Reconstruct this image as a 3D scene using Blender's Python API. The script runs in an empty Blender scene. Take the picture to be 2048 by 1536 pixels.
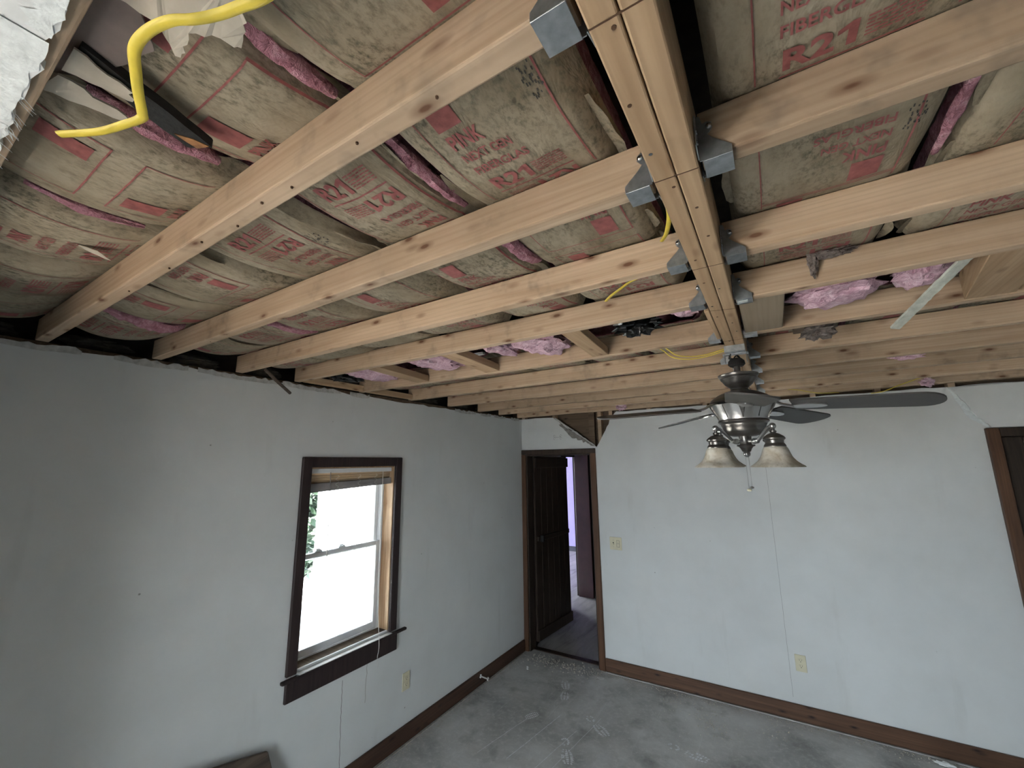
import bpy, bmesh, math, random
from mathutils import Vector, Matrix, noise
from mathutils.geometry import tessellate_polygon

PI = math.pi
rnd = random.Random(7)
scene = bpy.context.scene
COL = scene.collection

# ------------------------------------------------------------------ camera
F_PX = 830.51
cam_d = bpy.data.cameras.new('camera')
cam_d.sensor_fit = 'HORIZONTAL'
cam_d.sensor_width = 36.0
cam_d.lens = 36.0 * F_PX / 2048.0
cam_d.clip_start = 0.02
cam = bpy.data.objects.new('camera', cam_d)
COL.objects.link(cam)
_r = Vector((0.84915218, 0.52801098, -0.01204084))
_u = Vector((0.10855812, -0.15218201, 0.98237252))
_f = Vector((-0.51687108, 0.8354909, 0.18654556))
M3 = Matrix((_r, _u, -_f)).transposed()
cam.matrix_world = Matrix.Translation((2.39985, -4.07259, 1.9)) @ M3.to_4x4()
scene.camera = cam

# ------------------------------------------------------------------ light
scene.view_settings.view_transform = 'Standard'
scene.view_settings.look = 'None'
scene.view_settings.gamma = 1.0
scene.view_settings.use_curve_mapping = False
scene.view_settings.exposure = 4.34
world = bpy.data.worlds.new('overcast_sky')
scene.world = world
world.use_nodes = True
wn = world.node_tree.nodes
bg = wn['Background']
bg.inputs['Color'].default_value = (0.80, 0.91, 1.0, 1)
bg.inputs['Strength'].default_value = 1.0
sun_d = bpy.data.lights.new('sun', 'SUN')
sun_d.energy = 12.0
sun_d.angle = math.radians(0.53)
sun_d.color = (1.0, 0.97, 0.93)
sun = bpy.data.objects.new('sun', sun_d)
sun.rotation_euler = Vector((0.30, -0.36, 0.88)).to_track_quat('Z', 'Y').to_euler()
COL.objects.link(sun)
scene.cycles.use_light_tree = False
scene.cycles.diffuse_bounces = 4
scene.cycles.max_bounces = 8
scene.cycles.sample_clamp_indirect = 6.0
scene.cycles.use_adaptive_sampling = True
scene.cycles.adaptive_threshold = 0.05
scene.cycles.adaptive_min_samples = 16


def portal(name, loc, rot, sx, sy):
    """window opening marked as a sky portal (gives no light of its own)"""
    l = bpy.data.lights.new(name, 'AREA')
    l.shape = 'RECTANGLE'
    l.size, l.size_y = sx, sy
    l.cycles.is_portal = True
    o = bpy.data.objects.new(name, l)
    o.location = loc
    o.rotation_euler = rot
    COL.objects.link(o)
    return o


# room: window wall x=0, door wall y=0, room is x 0..XR, y YB..0
XR, YB = 4.62, -4.9
WIN = (-2.535, -1.862, 0.775, 1.89)          # window in the left wall  (y0,y1,z0,z1)
BWIN = (0.7, 1.75, 0.1, 2.0)              # glazed doorway in the back wall (x0,x1,z0,z1)
portal('portal_window_left', (-0.17, (WIN[0]+WIN[1])/2, (WIN[2]+WIN[3])/2), (0, -PI/2, 0), WIN[3]-WIN[2], WIN[1]-WIN[0])
portal('portal_window_back', ((BWIN[0]+BWIN[1])/2, YB-0.16, (BWIN[2]+BWIN[3])/2), (PI/2, 0, 0), BWIN[1]-BWIN[0], BWIN[3]-BWIN[2])
PWIN = (2.0, 4.2, 0.5, 2.1)
portal('portal_window_wing', (-4.1, (PWIN[0]+PWIN[1])/2, (PWIN[2]+PWIN[3])/2), (0, -PI/2, 0), PWIN[3]-PWIN[2], PWIN[1]-PWIN[0])


# ------------------------------------------------------------------ materials
class NT:
    def __init__(s, name):
        s.m = bpy.data.materials.new(name)
        s.m.use_nodes = True
        s.t = s.m.node_tree
        s.n = s.t.nodes
        s.b = s.n['Principled BSDF']
        s.out = s.n['Material Output']
        s.tc = None

    def new(s, t, **kw):
        n = s.n.new(t)
        for k, v in kw.items():
            setattr(n, k, v)
        return n

    def link(s, a, b):
        s.t.links.new(a, b)

    def coord(s, scale=(1, 1, 1), which='Object', loc=None):
        if s.tc is None:
            s.tc = s.new('ShaderNodeTexCoord')
        mp = s.new('ShaderNodeMapping')
        mp.inputs['Scale'].default_value = scale
        s.link(s.tc.outputs[which], mp.inputs['Vector'])
        if loc == 'random':
            oi = s.new('ShaderNodeObjectInfo')
            cb = s.new('ShaderNodeCombineXYZ')
            ml = s.new('ShaderNodeMath', operation='MULTIPLY')
            ml.inputs[1].default_value = 37.0
            s.link(oi.outputs['Random'], ml.inputs[0])
            for i in range(3):
                s.link(ml.outputs[0], cb.inputs[i])
            s.link(cb.outputs[0], mp.inputs['Location'])
        return mp.outputs[0]

    def noise(s, vec, scale, detail=4, rough=0.55, dist=0.0):
        n = s.new('ShaderNodeTexNoise')
        n.inputs['Scale'].default_value = scale
        n.inputs['Detail'].default_value = detail
        n.inputs['Roughness'].default_value = rough
        n.inputs['Distortion'].default_value = dist
        s.link(vec, n.inputs['Vector'])
        return n.outputs['Fac']

    def ramp(s, fac, stops):
        r = s.new('ShaderNodeValToRGB')
        e = r.color_ramp.elements
        while len(e) < len(stops):
            e.new(0.5)
        for i, (p, c) in enumerate(stops):
            e[i].position = p
            e[i].color = (c, c, c, 1) if isinstance(c, (int, float)) else (*c, 1)
        s.link(fac, r.inputs[0])
        return r.outputs[0]

    def mix(s, fac, a, b, mode='MIX'):
        m = s.new('ShaderNodeMix', data_type='RGBA', blend_type=mode)
        for sock, v in ((m.inputs[0], fac), (m.inputs[6], a), (m.inputs[7], b)):
            if isinstance(v, (int, float)):
                sock.default_value = v
            elif isinstance(v, tuple):
                sock.default_value = (*v, 1)
            else:
                s.link(v, sock)
        return m.outputs[2]

    def bump(s, h, strength=0.3, dist=0.01):
        b = s.new('ShaderNodeBump')
        b.inputs['Strength'].default_value = strength
        b.inputs['Distance'].default_value = dist
        s.link(h, b.inputs['Height'])
        s.link(b.outputs[0], s.b.inputs['Normal'])

    def set(s, color=None, rough=0.7, metal=0.0, spec=None):
        if color is not None:
            if isinstance(color, tuple):
                s.b.inputs['Base Color'].default_value = (*color, 1)
            else:
                s.link(color, s.b.inputs['Base Color'])
        if isinstance(rough, (int, float)):
            s.b.inputs['Roughness'].default_value = rough
        else:
            s.link(rough, s.b.inputs['Roughness'])
        s.b.inputs['Metallic'].default_value = metal
        if spec is not None:
            s.b.inputs['Specular IOR Level'].default_value = spec
        return s.m


def wood(name, c_light, c_dark, c_knot, along=0, rough=0.75, knots=True, grain=1.0, tone=0.25, mold=0.0):
    t = NT(name)
    sc = [34.0, 34.0, 34.0]
    sc[along] = 1.5
    v = t.coord(tuple(sc), loc='random')
    g = t.noise(v, 1.0 * grain, 3, 0.6, 0.8)
    mid = tuple(a*.55+b*.45 for a, b in zip(c_light, c_dark))
    col = t.ramp(g, [(0.30, c_dark), (0.5, mid), (0.68, c_light)])
    # growth-ring lines
    sw = [9.0, 9.0, 9.0]
    sw[along] = 0.55
    vw = t.coord(tuple(sw), loc='random')
    wv = t.new('ShaderNodeTexWave', wave_type='RINGS', rings_direction='XYZ'[along])
    wv.inputs['Scale'].default_value = 2.6
    wv.inputs['Distortion'].default_value = 9.0
    wv.inputs['Detail'].default_value = 1.0
    wv.inputs['Detail Scale'].default_value = 0.6
    t.link(vw, wv.inputs['Vector'])
    col = t.mix(t.ramp(wv.outputs['Fac'], [(0.55, 0.0), (0.95, 0.22)]), col, tuple(a*0.72 for a in c_dark))
    v2 = t.coord((1.1, 1.1, 1.1), loc='random')
    blot = t.noise(v2, 2.6, 2)
    col = t.mix(t.ramp(blot, [(0.42, 0.0), (0.75, 0.45)]), col, tuple(a*0.75 for a in c_dark))
    if mold:
        mo = t.noise(v2, 11.0, 3, 0.65)
        mm = t.mix(1.0, t.ramp(mo, [(0.52, 0.0), (0.72, mold)]), t.ramp(blot, [(0.45, 0.0), (0.6, 1.0)]), 'MULTIPLY')
        col = t.mix(mm, col, (0.10, 0.09, 0.08))
    if knots:
        sk = [17.0, 17.0, 17.0]
        sk[along] = 6.5
        vk = t.coord(tuple(sk), loc='random')
        vo = t.new('ShaderNodeTexVoronoi')
        vo.inputs['Scale'].default_value = 1.0
        t.link(vk, vo.inputs['Vector'])
        kn = t.ramp(vo.outputs['Distance'], [(0.07, 1.0), (0.11, 0.55), (0.24, 0.0)])
        col = t.mix(kn, col, c_knot)
    oi = t.new('ShaderNodeObjectInfo')
    tn = t.ramp(oi.outputs['Random'], [(0.0, 1.0 - tone), (1.0, 1.0)])
    col = t.mix(1.0, col, tn, 'MULTIPLY')
    t.bump(g, 0.18, 0.004)
    return t.set(col, rough, 0, 0.3)


def plain(name, c, rough=0.6, metal=0.0, var=0.12, scale=14.0, bump=0.0, spec=None):
    t = NT(name)
    v = t.coord((1, 1, 1))
    n = t.noise(v, scale, 5)
    dark = tuple(x*(1-var*2) for x in c)
    col = t.ramp(n, [(0.3, dark), (0.7, c)])
    if bump:
        t.bump(n, bump, 0.004)
    return t.set(col, rough, metal, spec)


M = {}
M['pine'] = wood('pine_lumber', (0.63, 0.475, 0.335), (0.49, 0.345, 0.225), (0.16, 0.075, 0.04), 0, mold=0.42)
M['pine_y'] = wood('pine_lumber_crosswise', (0.56, 0.395, 0.245), (0.43, 0.28, 0.16), (0.15, 0.07, 0.035), 1, tone=0.15)
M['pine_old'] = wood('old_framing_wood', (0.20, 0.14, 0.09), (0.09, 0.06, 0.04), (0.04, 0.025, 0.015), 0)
M['plywood'] = wood('blocking_board', (0.46, 0.37, 0.27), (0.37, 0.29, 0.20), (0.2, 0.14, 0.08), 1, knots=False)
M['casing'] = wood('stained_door_casing', (0.17, 0.085, 0.045), (0.085, 0.04, 0.022), (0.03, 0.014, 0.01), 2, 0.5, knots=False)
M['base'] = wood('stained_baseboard', (0.16, 0.083, 0.048), (0.085, 0.042, 0.025), (0.02, 0.01, 0.008), 0, 0.5)
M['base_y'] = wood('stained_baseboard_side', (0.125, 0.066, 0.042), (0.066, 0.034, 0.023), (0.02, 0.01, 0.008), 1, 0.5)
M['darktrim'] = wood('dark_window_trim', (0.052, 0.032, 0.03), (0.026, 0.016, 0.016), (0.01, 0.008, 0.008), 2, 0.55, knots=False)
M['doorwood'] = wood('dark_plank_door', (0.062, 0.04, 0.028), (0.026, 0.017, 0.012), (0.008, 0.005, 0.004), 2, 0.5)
M['burgundy'] = plain('burgundy_paint', (0.055, 0.016, 0.02), 0.45)
M['jambwood'] = wood('raw_jamb_wood', (0.62, 0.44, 0.27), (0.36, 0.19, 0.09), (0.2, 0.1, 0.05), 2, 0.6, knots=False)
M['rod'] = wood('old_pipe_wood', (0.16, 0.12, 0.09), (0.07, 0.05, 0.04), (0.03, 0.02, 0.02), 1, 0.7, knots=False)

t = NT('wall_paint')
v = t.coord((1, 1, 1))
n1 = t.noise(v, 3.0, 6, 0.6)
col = t.ramp(n1, [(0.25, (0.60, 0.605, 0.59)), (0.7, (0.665, 0.675, 0.665))])
vo = t.new('ShaderNodeTexVoronoi')
vo.inputs['Scale'].default_value = 5.0
t.link(v, vo.inputs['Vector'])
col = t.mix(t.ramp(vo.outputs['Distance'], [(0.012, 0.75), (0.03, 0.0)]), col, (0.16, 0.15, 0.13))
n2 = t.noise(t.coord((7, 7, 1.1)), 1.0, 4)
col = t.mix(t.ramp(n2, [(0.62, 0.0), (0.85, 0.35)]), col, (0.42, 0.41, 0.38))
t.bump(t.noise(v, 120, 2), 0.10, 0.002)
M['wall'] = t.set(col, 0.7, 0, 0.3)
M['plaster'] = plain('broken_drywall_core', (0.58, 0.57, 0.54), 0.9, var=0.18, scale=40, bump=0.4)
M['tornpaper'] = plain('torn_drywall_paper', (0.30, 0.28, 0.25), 0.9, var=0.25, scale=30, bump=0.3)
M['tan_paper'] = plain('tan_paper_backing', (0.50, 0.45, 0.37), 0.9, var=0.12, scale=20, bump=0.2)
M['whitetape'] = plain('white_joint_tape', (0.72, 0.76, 0.76), 0.85, var=0.1, scale=60, bump=0.5)
M['mauve'] = plain('dusty_paper_backing', (0.24, 0.19, 0.17), 0.9, var=0.2, scale=14, bump=0.2)
M['stain'] = plain('faint_wall_stain', (0.50, 0.49, 0.46), 0.9)
M['pencil'] = plain('pencil_mark', (0.22, 0.22, 0.22), 0.9)
M['crack'] = plain('crack_shadow_line', (0.17, 0.16, 0.15), 0.95)
M['sawline'] = plain('saw_line', (0.10, 0.05, 0.025), 0.95)

t = NT('kraft_paper')
v = t.coord((1, 0.55, 1), loc='random')
big = t.noise(v, 7, 5, 0.6)
col = t.ramp(big, [(0.25, (0.21, 0.165, 0.105)), (0.5, (0.345, 0.29, 0.208)), (0.8, (0.44, 0.38, 0.29))])
sp = t.noise(v, 95, 5, 0.7)
pat = t.noise(v, 9, 3, 0.5)
mask = t.mix(1.0, t.ramp(sp, [(0.45, 0.0), (0.66, 0.9)]), t.ramp(pat, [(0.36, 0.12), (0.62, 1.0)]), 'MULTIPLY')
col = t.mix(mask, col, (0.085, 0.078, 0.052))
t.bump(t.noise(t.coord((22, 7, 22), loc='random'), 1.0, 4, 0.65, 0.6), 0.6, 0.008)
M['kraft'] = t.set(col, 0.8, 0, 0.25)

t = NT('pink_fiberglass')
v = t.coord((1, 1, 1), loc='random')
n1 = t.noise(v, 22, 4, 0.7, 1.2)
col = t.ramp(n1, [(0.25, (0.40, 0.20, 0.26)), (0.5, (0.68, 0.45, 0.53)), (0.75, (0.84, 0.68, 0.73))])
t.bump(t.noise(v, 70, 3, 0.7, 1.0), 0.7, 0.012)
M['pink'] = t.set(col, 0.95, 0, 0.1)
t = NT('faded_pink_fiberglass')
v = t.coord((1, 1, 1), loc='random')
n1 = t.noise(v, 26, 4, 0.7, 1.2)
col = t.ramp(n1, [(0.25, (0.22, 0.085, 0.11)), (0.5, (0.42, 0.20, 0.245)), (0.8, (0.62, 0.42, 0.46))])
t.bump(t.noise(v, 80, 3, 0.7, 1.0), 0.8, 0.012)
M['pinkdull'] = t.set(col, 0.95, 0, 0.1)
t = NT('dusty_fiberglass')
v = t.coord((1, 1, 1), loc='random')
n1 = t.noise(v, 25, 4, 0.7, 1.2)
col = t.ramp(n1, [(0.3, (0.10, 0.085, 0.075)), (0.55, (0.24, 0.20, 0.18)), (0.78, (0.40, 0.36, 0.34))])
t.bump(t.noise(v, 90, 3, 0.7, 1.0), 0.8, 0.012)
M['dust'] = t.set(col, 0.95, 0, 0.1)
M['dark_fluff'] = plain('dark_eave_fill', (0.075, 0.065, 0.05), 0.95, var=0.3, scale=30, bump=0.6)
M['redink'] = plain('red_print_ink', (0.38, 0.12, 0.11), 0.8, var=0.2, scale=60)
M['blackink'] = plain('black_print_ink', (0.05, 0.045, 0.04), 0.8)
M['galv'] = plain('galvanised_steel', (0.50, 0.53, 0.55), 0.38, 0.85, var=0.16, scale=60)
M['nail'] = plain('nail_head_steel', (0.55, 0.56, 0.57), 0.25, 1.0)
t = NT('brushed_dark_nickel')
v = t.coord((1, 1, 14))
n1 = t.noise(v, 6, 5)
M['nickel'] = t.set(t.ramp(n1, [(0.3, (0.13, 0.12, 0.11)), (0.7, (0.22, 0.205, 0.19))]), 0.33, 0.9)
M['nickel_light'] = plain('satin_nickel', (0.46, 0.45, 0.44), 0.3, 0.9, var=0.08)
M['fanblack'] = plain('fan_dark_gap', (0.012, 0.011, 0.01), 0.7)
M['blade'] = plain('grey_brown_fan_blade', (0.075, 0.07, 0.065), 0.6, var=0.12, scale=8)
t = NT('alabaster_glass')
v = t.coord((1, 1, 1), loc='random')
n1 = t.noise(v, 13, 6, 0.6, 1.5)
col = t.ramp(n1, [(0.3, (0.42, 0.35, 0.24)), (0.6, (0.70, 0.66, 0.57))])
n2 = t.noise(v, 34, 6, 0.7)
col = t.mix(t.ramp(n2, [(0.5, 0.0), (0.72, 0.6)]), col, (0.24, 0.18, 0.10))
M['shade'] = t.set(col, 0.35, 0, 0.5)
M['yellow'] = plain('yellow_cable_jacket', (0.72, 0.56, 0.06), 0.5, var=0.12, scale=25)
M['char'] = plain('charred_wood', (0.018, 0.017, 0.016), 0.8, var=0.4, scale=60, bump=0.6)
M['splinter'] = plain('fresh_splintered_wood', (0.42, 0.19, 0.07), 0.8, var=0.3, scale=60)
M['blackplastic'] = plain('black_melted_plastic', (0.012, 0.012, 0.013), 0.22, var=0.3)
M['ivory'] = plain('ivory_plastic', (0.66, 0.61, 0.44), 0.4, var=0.05)
M['slot'] = plain('socket_slot', (0.03, 0.028, 0.025), 0.7)
M['vinyl'] = plain('white_vinyl', (0.72, 0.73, 0.74), 0.4, var=0.05)
M['sill'] = plain('dusty_painted_sill', (0.62, 0.60, 0.58), 0.7, var=0.2, scale=9, bump=0.1)
M['slat'] = wood('tan_blind_slat', (0.55, 0.42, 0.29), (0.42, 0.31, 0.20), (0.3, 0.2, 0.1), 1, 0.5, knots=False)
M['slatgrey'] = plain('grey_blind_bundle', (0.30, 0.275, 0.27), 0.6)
M['cord'] = plain('white_cord', (0.72, 0.70, 0.66), 0.7)
M['wand'] = plain('clear_grey_wand', (0.30, 0.28, 0.27), 0.3)
M['whitescrap'] = plain('white_scrap', (0.80, 0.80, 0.78), 0.8)
M['greystick'] = plain('pale_plaster_lath', (0.53, 0.55, 0.49), 0.9, var=0.14, scale=60, bump=0.5)
M['purple'] = plain('lavender_wall', (0.53, 0.46, 0.86), 0.7, var=0.03)
M['darkbase'] = plain('dark_grey_baseboard', (0.10, 0.10, 0.12), 0.6)
M['siding'] = plain('white_siding', (0.82, 0.83, 0.84), 0.6, var=0.02)
M['leaf'] = plain('green_leaf', (0.018, 0.045, 0.02), 0.6, var=0.35, scale=3)
M['bark'] = plain('tree_bark', (0.10, 0.075, 0.05), 0.9, var=0.3, bump=0.4)
M['lawn'] = plain('gravel_ground', (0.30, 0.295, 0.28), 0.95, var=0.25, scale=2)
M['plainwhite'] = plain('white_ceiling_board', (0.66, 0.68, 0.68), 0.85, var=0.06, bump=0.1, scale=30)
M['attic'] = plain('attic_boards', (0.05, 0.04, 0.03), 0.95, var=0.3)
M['concretecrumb'] = plain('plaster_crumbs', (0.55, 0.51, 0.44), 0.95, var=0.25, scale=30)
M['chalk'] = plain('dust_print', (0.86, 0.88, 0.90), 0.95, var=0.2, scale=40)

t = NT('dirty_grey_floor')
v = t.coord((1, 1, 1))
n1 = t.noise(v, 1.6, 6, 0.62, 0.4)
col = t.ramp(n1, [(0.30, (0.22, 0.215, 0.205)), (0.5, (0.44, 0.435, 0.42)), (0.72, (0.64, 0.635, 0.62))])
n2 = t.noise(v, 26, 5, 0.72)
col = t.mix(t.ramp(n2, [(0.50, 0.0), (0.75, 0.7)]), col, (0.66, 0.655, 0.63))
n3 = t.noise(t.coord((30, 0.9, 1)), 1.0, 5, 0.6)
col = t.mix(t.ramp(n3, [(0.60, 0.0), (0.72, 0.35)]), col, (0.64, 0.64, 0.63))
n4 = t.noise(v, 3.7, 5, 0.6)
col = t.mix(t.ramp(n4, [(0.55, 0.0), (0.74, 0.75)]), col, (0.17, 0.165, 0.15))
t.bump(n2, 0.4, 0.004)
M['floor'] = t.set(col, 0.62, 0, 0.35)
t = NT('dusty_hall_floor')
v = t.coord((3.5, 0.8, 1))
n1 = t.noise(v, 2.2, 7, 0.65, 0.5)
col = t.ramp(n1, [(0.25, (0.14, 0.13, 0.12)), (0.45, (0.36, 0.34, 0.33)), (0.75, (0.52, 0.50, 0.49))])
M['hallfloor'] = t.set(col, 0.6, 0, 0.3)

t = NT('window_glass')
tr = t.new('ShaderNodeBsdfTransparent')
tr.inputs['Color'].default_value = (0.97, 0.985, 0.98, 1)
gl = t.new('ShaderNodeBsdfGlossy')
gl.inputs['Roughness'].default_value = 0.02
fr = t.new('ShaderNodeFresnel')
fr.inputs['IOR'].default_value = 1.45
mx = t.new('ShaderNodeMixShader')
t.link(fr.outputs[0], mx.inputs[0])
t.link(tr.outputs[0], mx.inputs[1])
t.link(gl.outputs[0], mx.inputs[2])
t.link(mx.outputs[0], t.out.inputs['Surface'])
M['glass'] = t.m


# ------------------------------------------------------------------ mesh helpers
class MB:
    def __init__(s):
        s.v, s.f = [], []

    def add(s, verts, faces):
        b = len(s.v)
        s.v += [tuple(p) for p in verts]
        s.f += [tuple(i + b for i in f) for f in faces]
        return s

    def box(s, x0, x1, y0, y1, z0, z1, mat=None):
        vs = [(x, y, z) for z in (z0, z1) for y in (y0, y1) for x in (x0, x1)]
        if mat:
            vs = [mat @ Vector(p) for p in vs]
        return s.add(vs, [(0, 2, 3, 1), (4, 5, 7, 6), (0, 1, 5, 4), (2, 6, 7, 3), (0, 4, 6, 2), (1, 3, 7, 5)])

    def prism(s, loops, fn, d0, d1):
        """2D outline (first loop outer, others holes) extruded; fn(u,v,d)->xyz"""
        flat = [p for l in loops for p in l]
        tris = tessellate_polygon([[Vector((p[0], p[1], 0)) for p in l] for l in loops])
        n = len(flat)
        vs = [fn(p[0], p[1], d0) for p in flat] + [fn(p[0], p[1], d1) for p in flat]
        fs = [tuple(t) for t in tris] + [tuple(i + n for i in reversed(t)) for t in tris]
        k = 0
        for l in loops:
            m = len(l)
            for i in range(m):
                a, b = k + i, k + (i + 1) % m
                fs.append((a, b, b + n, a + n))
            k += m
        return s.add(vs, fs)

    def lathe(s, prof, c=(0, 0, 0), seg=40, a0=0, a1=2*PI, mat=None):
        n = len(prof)
        full = abs(a1 - a0 - 2*PI) < 1e-6
        cnt = seg if full else seg + 1
        vs = []
        for i in range(cnt):
            a = a0 + (a1 - a0) * i / seg
            for r, z in prof:
                p = Vector((c[0] + r*math.cos(a), c[1] + r*math.sin(a), c[2] + z))
                vs.append(mat @ p if mat else p)
        fs = []
        for i in range(seg):
            j = (i + 1) % cnt
            for k in range(n - 1):
                fs.append((i*n + k, j*n + k, j*n + k + 1, i*n + k + 1))
        return s.add(vs, fs)

    def tube(s, path, rad, seg=10, flat=(1.0, 1.0), up=Vector((0, 0, 1)), caps=True):
        path = [Vector(p) for p in path]
        n = len(path)
        rads = rad if isinstance(rad, (list, tuple)) else [rad]*n
        vs = []
        for i, p in enumerate(path):
            t = (path[min(i+1, n-1)] - path[max(i-1, 0)]).normalized()
            a = t.cross(up)
            if a.length < 1e-4:
                a = t.cross(Vector((1, 0, 0)))
            a.normalize()
            b = a.cross(t).normalized()
            for k in range(seg):
                w = 2*PI*k/seg
                vs.append(p + a*math.cos(w)*rads[i]*flat[0] + b*math.sin(w)*rads[i]*flat[1])
        fs = []
        for i in range(n-1):
            for k in range(seg):
                k2 = (k+1) % seg
                fs.append((i*seg+k, i*seg+k2, (i+1)*seg+k2, (i+1)*seg+k))
        if caps:
            fs.append(tuple(reversed(range(seg))))
            fs.append(tuple((n-1)*seg + k for k in range(seg)))
        return s.add(vs, fs)

    def ball(s, c, r, seg=14, squash=1.0):
        m = seg // 2
        prof = [(max(1e-4, r*math.sin(PI*i/m)), -r*squash*math.cos(PI*i/m)) for i in range(m+1)]
        return s.lathe(prof, c, seg)

    def build(s, name, mat, parent=None, bevel=0.0, smooth=False, segs=1):
        me = bpy.data.meshes.new(name)
        bm = bmesh.new()
        vv = [bm.verts.new(p) for p in s.v]
        for f in s.f:
            try:
                bm.faces.new([vv[i] for i in f])
            except ValueError:
                pass
        bmesh.ops.recalc_face_normals(bm, faces=bm.faces)
        if bevel:
            ed = [e for e in bm.edges if len(e.link_faces) == 2 and e.calc_face_angle(0) > 0.6]
            bmesh.ops.bevel(bm, geom=ed, offset=bevel, segments=segs, profile=0.5, affect='EDGES', clamp_overlap=True)
        bm.to_mesh(me)
        bm.free()
        if smooth:
            for p in me.polygons:
                p.use_smooth = True
            me.set_sharp_from_angle(angle=math.radians(38))
        me.materials.append(mat if not isinstance(mat, str) else M[mat])
        o = bpy.data.objects.new(name, me)
        COL.objects.link(o)
        if parent:
            o.parent = parent
            o.matrix_parent_inverse = parent.matrix_world.inverted()
        return o


def tag(o, label=None, cat=None, group=None, kind=None):
    if label:
        o['label'] = label
    if cat:
        o['category'] = cat
    if group:
        o['group'] = group
    if kind:
        o['kind'] = kind
    return o


def thing(name, loc, label, cat, group=None, kind=None):
    o = bpy.data.objects.new(name, None)
    o.empty_display_size = 0.05
    o.location = loc
    COL.objects.link(o)
    o.matrix_world = Matrix.Translation(loc)
    return tag(o, label, cat, group, kind)


def spline(pts, n=8):
    """Catmull-Rom through points"""
    pts = [Vector(p) for p in pts]
    P = [pts[0]*2 - pts[1]] + pts + [pts[-1]*2 - pts[-2]]
    out = []
    for i in range(1, len(P)-2):
        p0, p1, p2, p3 = P[i-1], P[i], P[i+1], P[i+2]
        for k in range(n):
            t = k/n
            out.append(0.5*((2*p1) + (p2-p0)*t + (2*p0-5*p1+4*p2-p3)*t*t + (3*p1-p0-3*p2+p3)*t**3))
    out.append(pts[-1])
    return out


def ragged(a, b, n, amp, r=None):
    """points from a to b (2D) jittered sideways"""
    r = r or rnd
    d = Vector((b[0]-a[0], b[1]-a[1]))
    nn = Vector((-d.y, d.x)).normalized()
    out = []
    for i in range(n+1):
        t = i/n
        k = 0 if i in (0, n) else r.uniform(-amp, amp)
        out.append((a[0]+d.x*t+nn.x*k, a[1]+d.y*t+nn.y*k))
    return out


ORD = ['first', 'second', 'third', 'fourth', 'fifth', 'sixth', 'seventh', 'eighth', 'ninth', 'tenth', 'eleventh']

# ------------------------------------------------------------------ room shell
mb = MB().box(-0.0, XR, YB, 0.06, -0.05, 0.0)
floor = tag(mb.build('floor', 'floor'), 'dirty grey bare floor of the stripped room', kind='structure')

# left wall (window wall) drywall: u=y, v=z
ZT = 2.388
top = []
y = YB
r2 = random.Random(3)
while y < -0.01:
    top.append((y, ZT - 0.012 + r2.uniform(-0.006, 0.006) - (0.006 if r2.random() < 0.25 else 0)))
    y += r2.uniform(0.03, 0.09)
top.append((0.0, ZT - 0.004))
outer = [(0.0, 0.0)] + [(YB, 0.0)] + top
hole = [(WIN[0], WIN[2]), (WIN[1], WIN[2]), (WIN[1], WIN[3]), (WIN[0], WIN[3])]
mb = MB().prism([outer, hole], lambda u, v, d: (d, u, v), -0.013, 0.0)
wall_left = tag(mb.build('wall_left', 'wall'), 'off-white drywall of the window wall with a torn top edge', kind='structure')
mb = MB().prism([[(YB, -0.05), (0.1, -0.05), (0.1, 2.34), (YB, 2.34)], hole], lambda u, v, d: (d, u, v), -0.16, -0.0135)
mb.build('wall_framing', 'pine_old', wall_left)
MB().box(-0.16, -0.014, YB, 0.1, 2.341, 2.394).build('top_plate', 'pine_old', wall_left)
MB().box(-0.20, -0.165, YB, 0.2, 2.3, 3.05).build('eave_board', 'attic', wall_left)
# torn drywall tape along the top of the window wall
r3 = random.Random(11)
y = -3.85
while y < -0.15:
    L = r3.uniform(0.12, 0.42)
    if r3.random() < 0.85:
        y1 = min(y+L, -0.05)
        n = max(4, int((y1-y)/0.02))
        lo = [(y+(y1-y)*i/n, ZT-0.022-0.008*math.sin(PI*i/n)-r3.uniform(0, 0.004)) for i in range(n+1)]
        hi = [(y+(y1-y)*i/n, ZT-0.006+r3.uniform(-0.006, 0.009)) for i in range(n, -1, -1)]
        MB().prism([lo+hi], lambda u, v, d: (d, u, v), 0.0004, 0.0016+r3.uniform(0, .002)).build('torn_tape', 'plaster', wall_left)
    y += L + r3.uniform(0.0, 0.12)
# crack under the window, runs and scuffs on the wall
def wall_strip(parent, pts, w, fn, mat, name, d=0.0006):
    m = MB()
    l, rr = [], []
    for i, p in enumerate(pts):
        a = Vector(pts[max(0, i-1)]); b = Vector(pts[min(len(pts)-1, i+1)])
        t = (b-a).normalized(); nn = Vector((-t.y, t.x))*(w/2)
        l.append((p[0]+nn.x, p[1]+nn.y)); rr.append((p[0]-nn.x, p[1]-nn.y))
    m.prism([l + rr[::-1]], fn, 0.0002, d)
    return m.build(name, mat, parent)
FL = lambda u, v, d: (d, u, v)
FR = lambda u, v, d: (u, -d, v)
wall_strip(wall_left, ragged((-2.214, 0.60), (-2.204, 0.115), 22, 0.003), 0.0028, FL, 'crack', 'crack')
wall_strip(wall_left, ragged((-2.03, 0.625), (-2.035, 0.40), 8, 0.004), 0.006, FL, 'stain', 'drip_stain', 0.0004)

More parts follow.
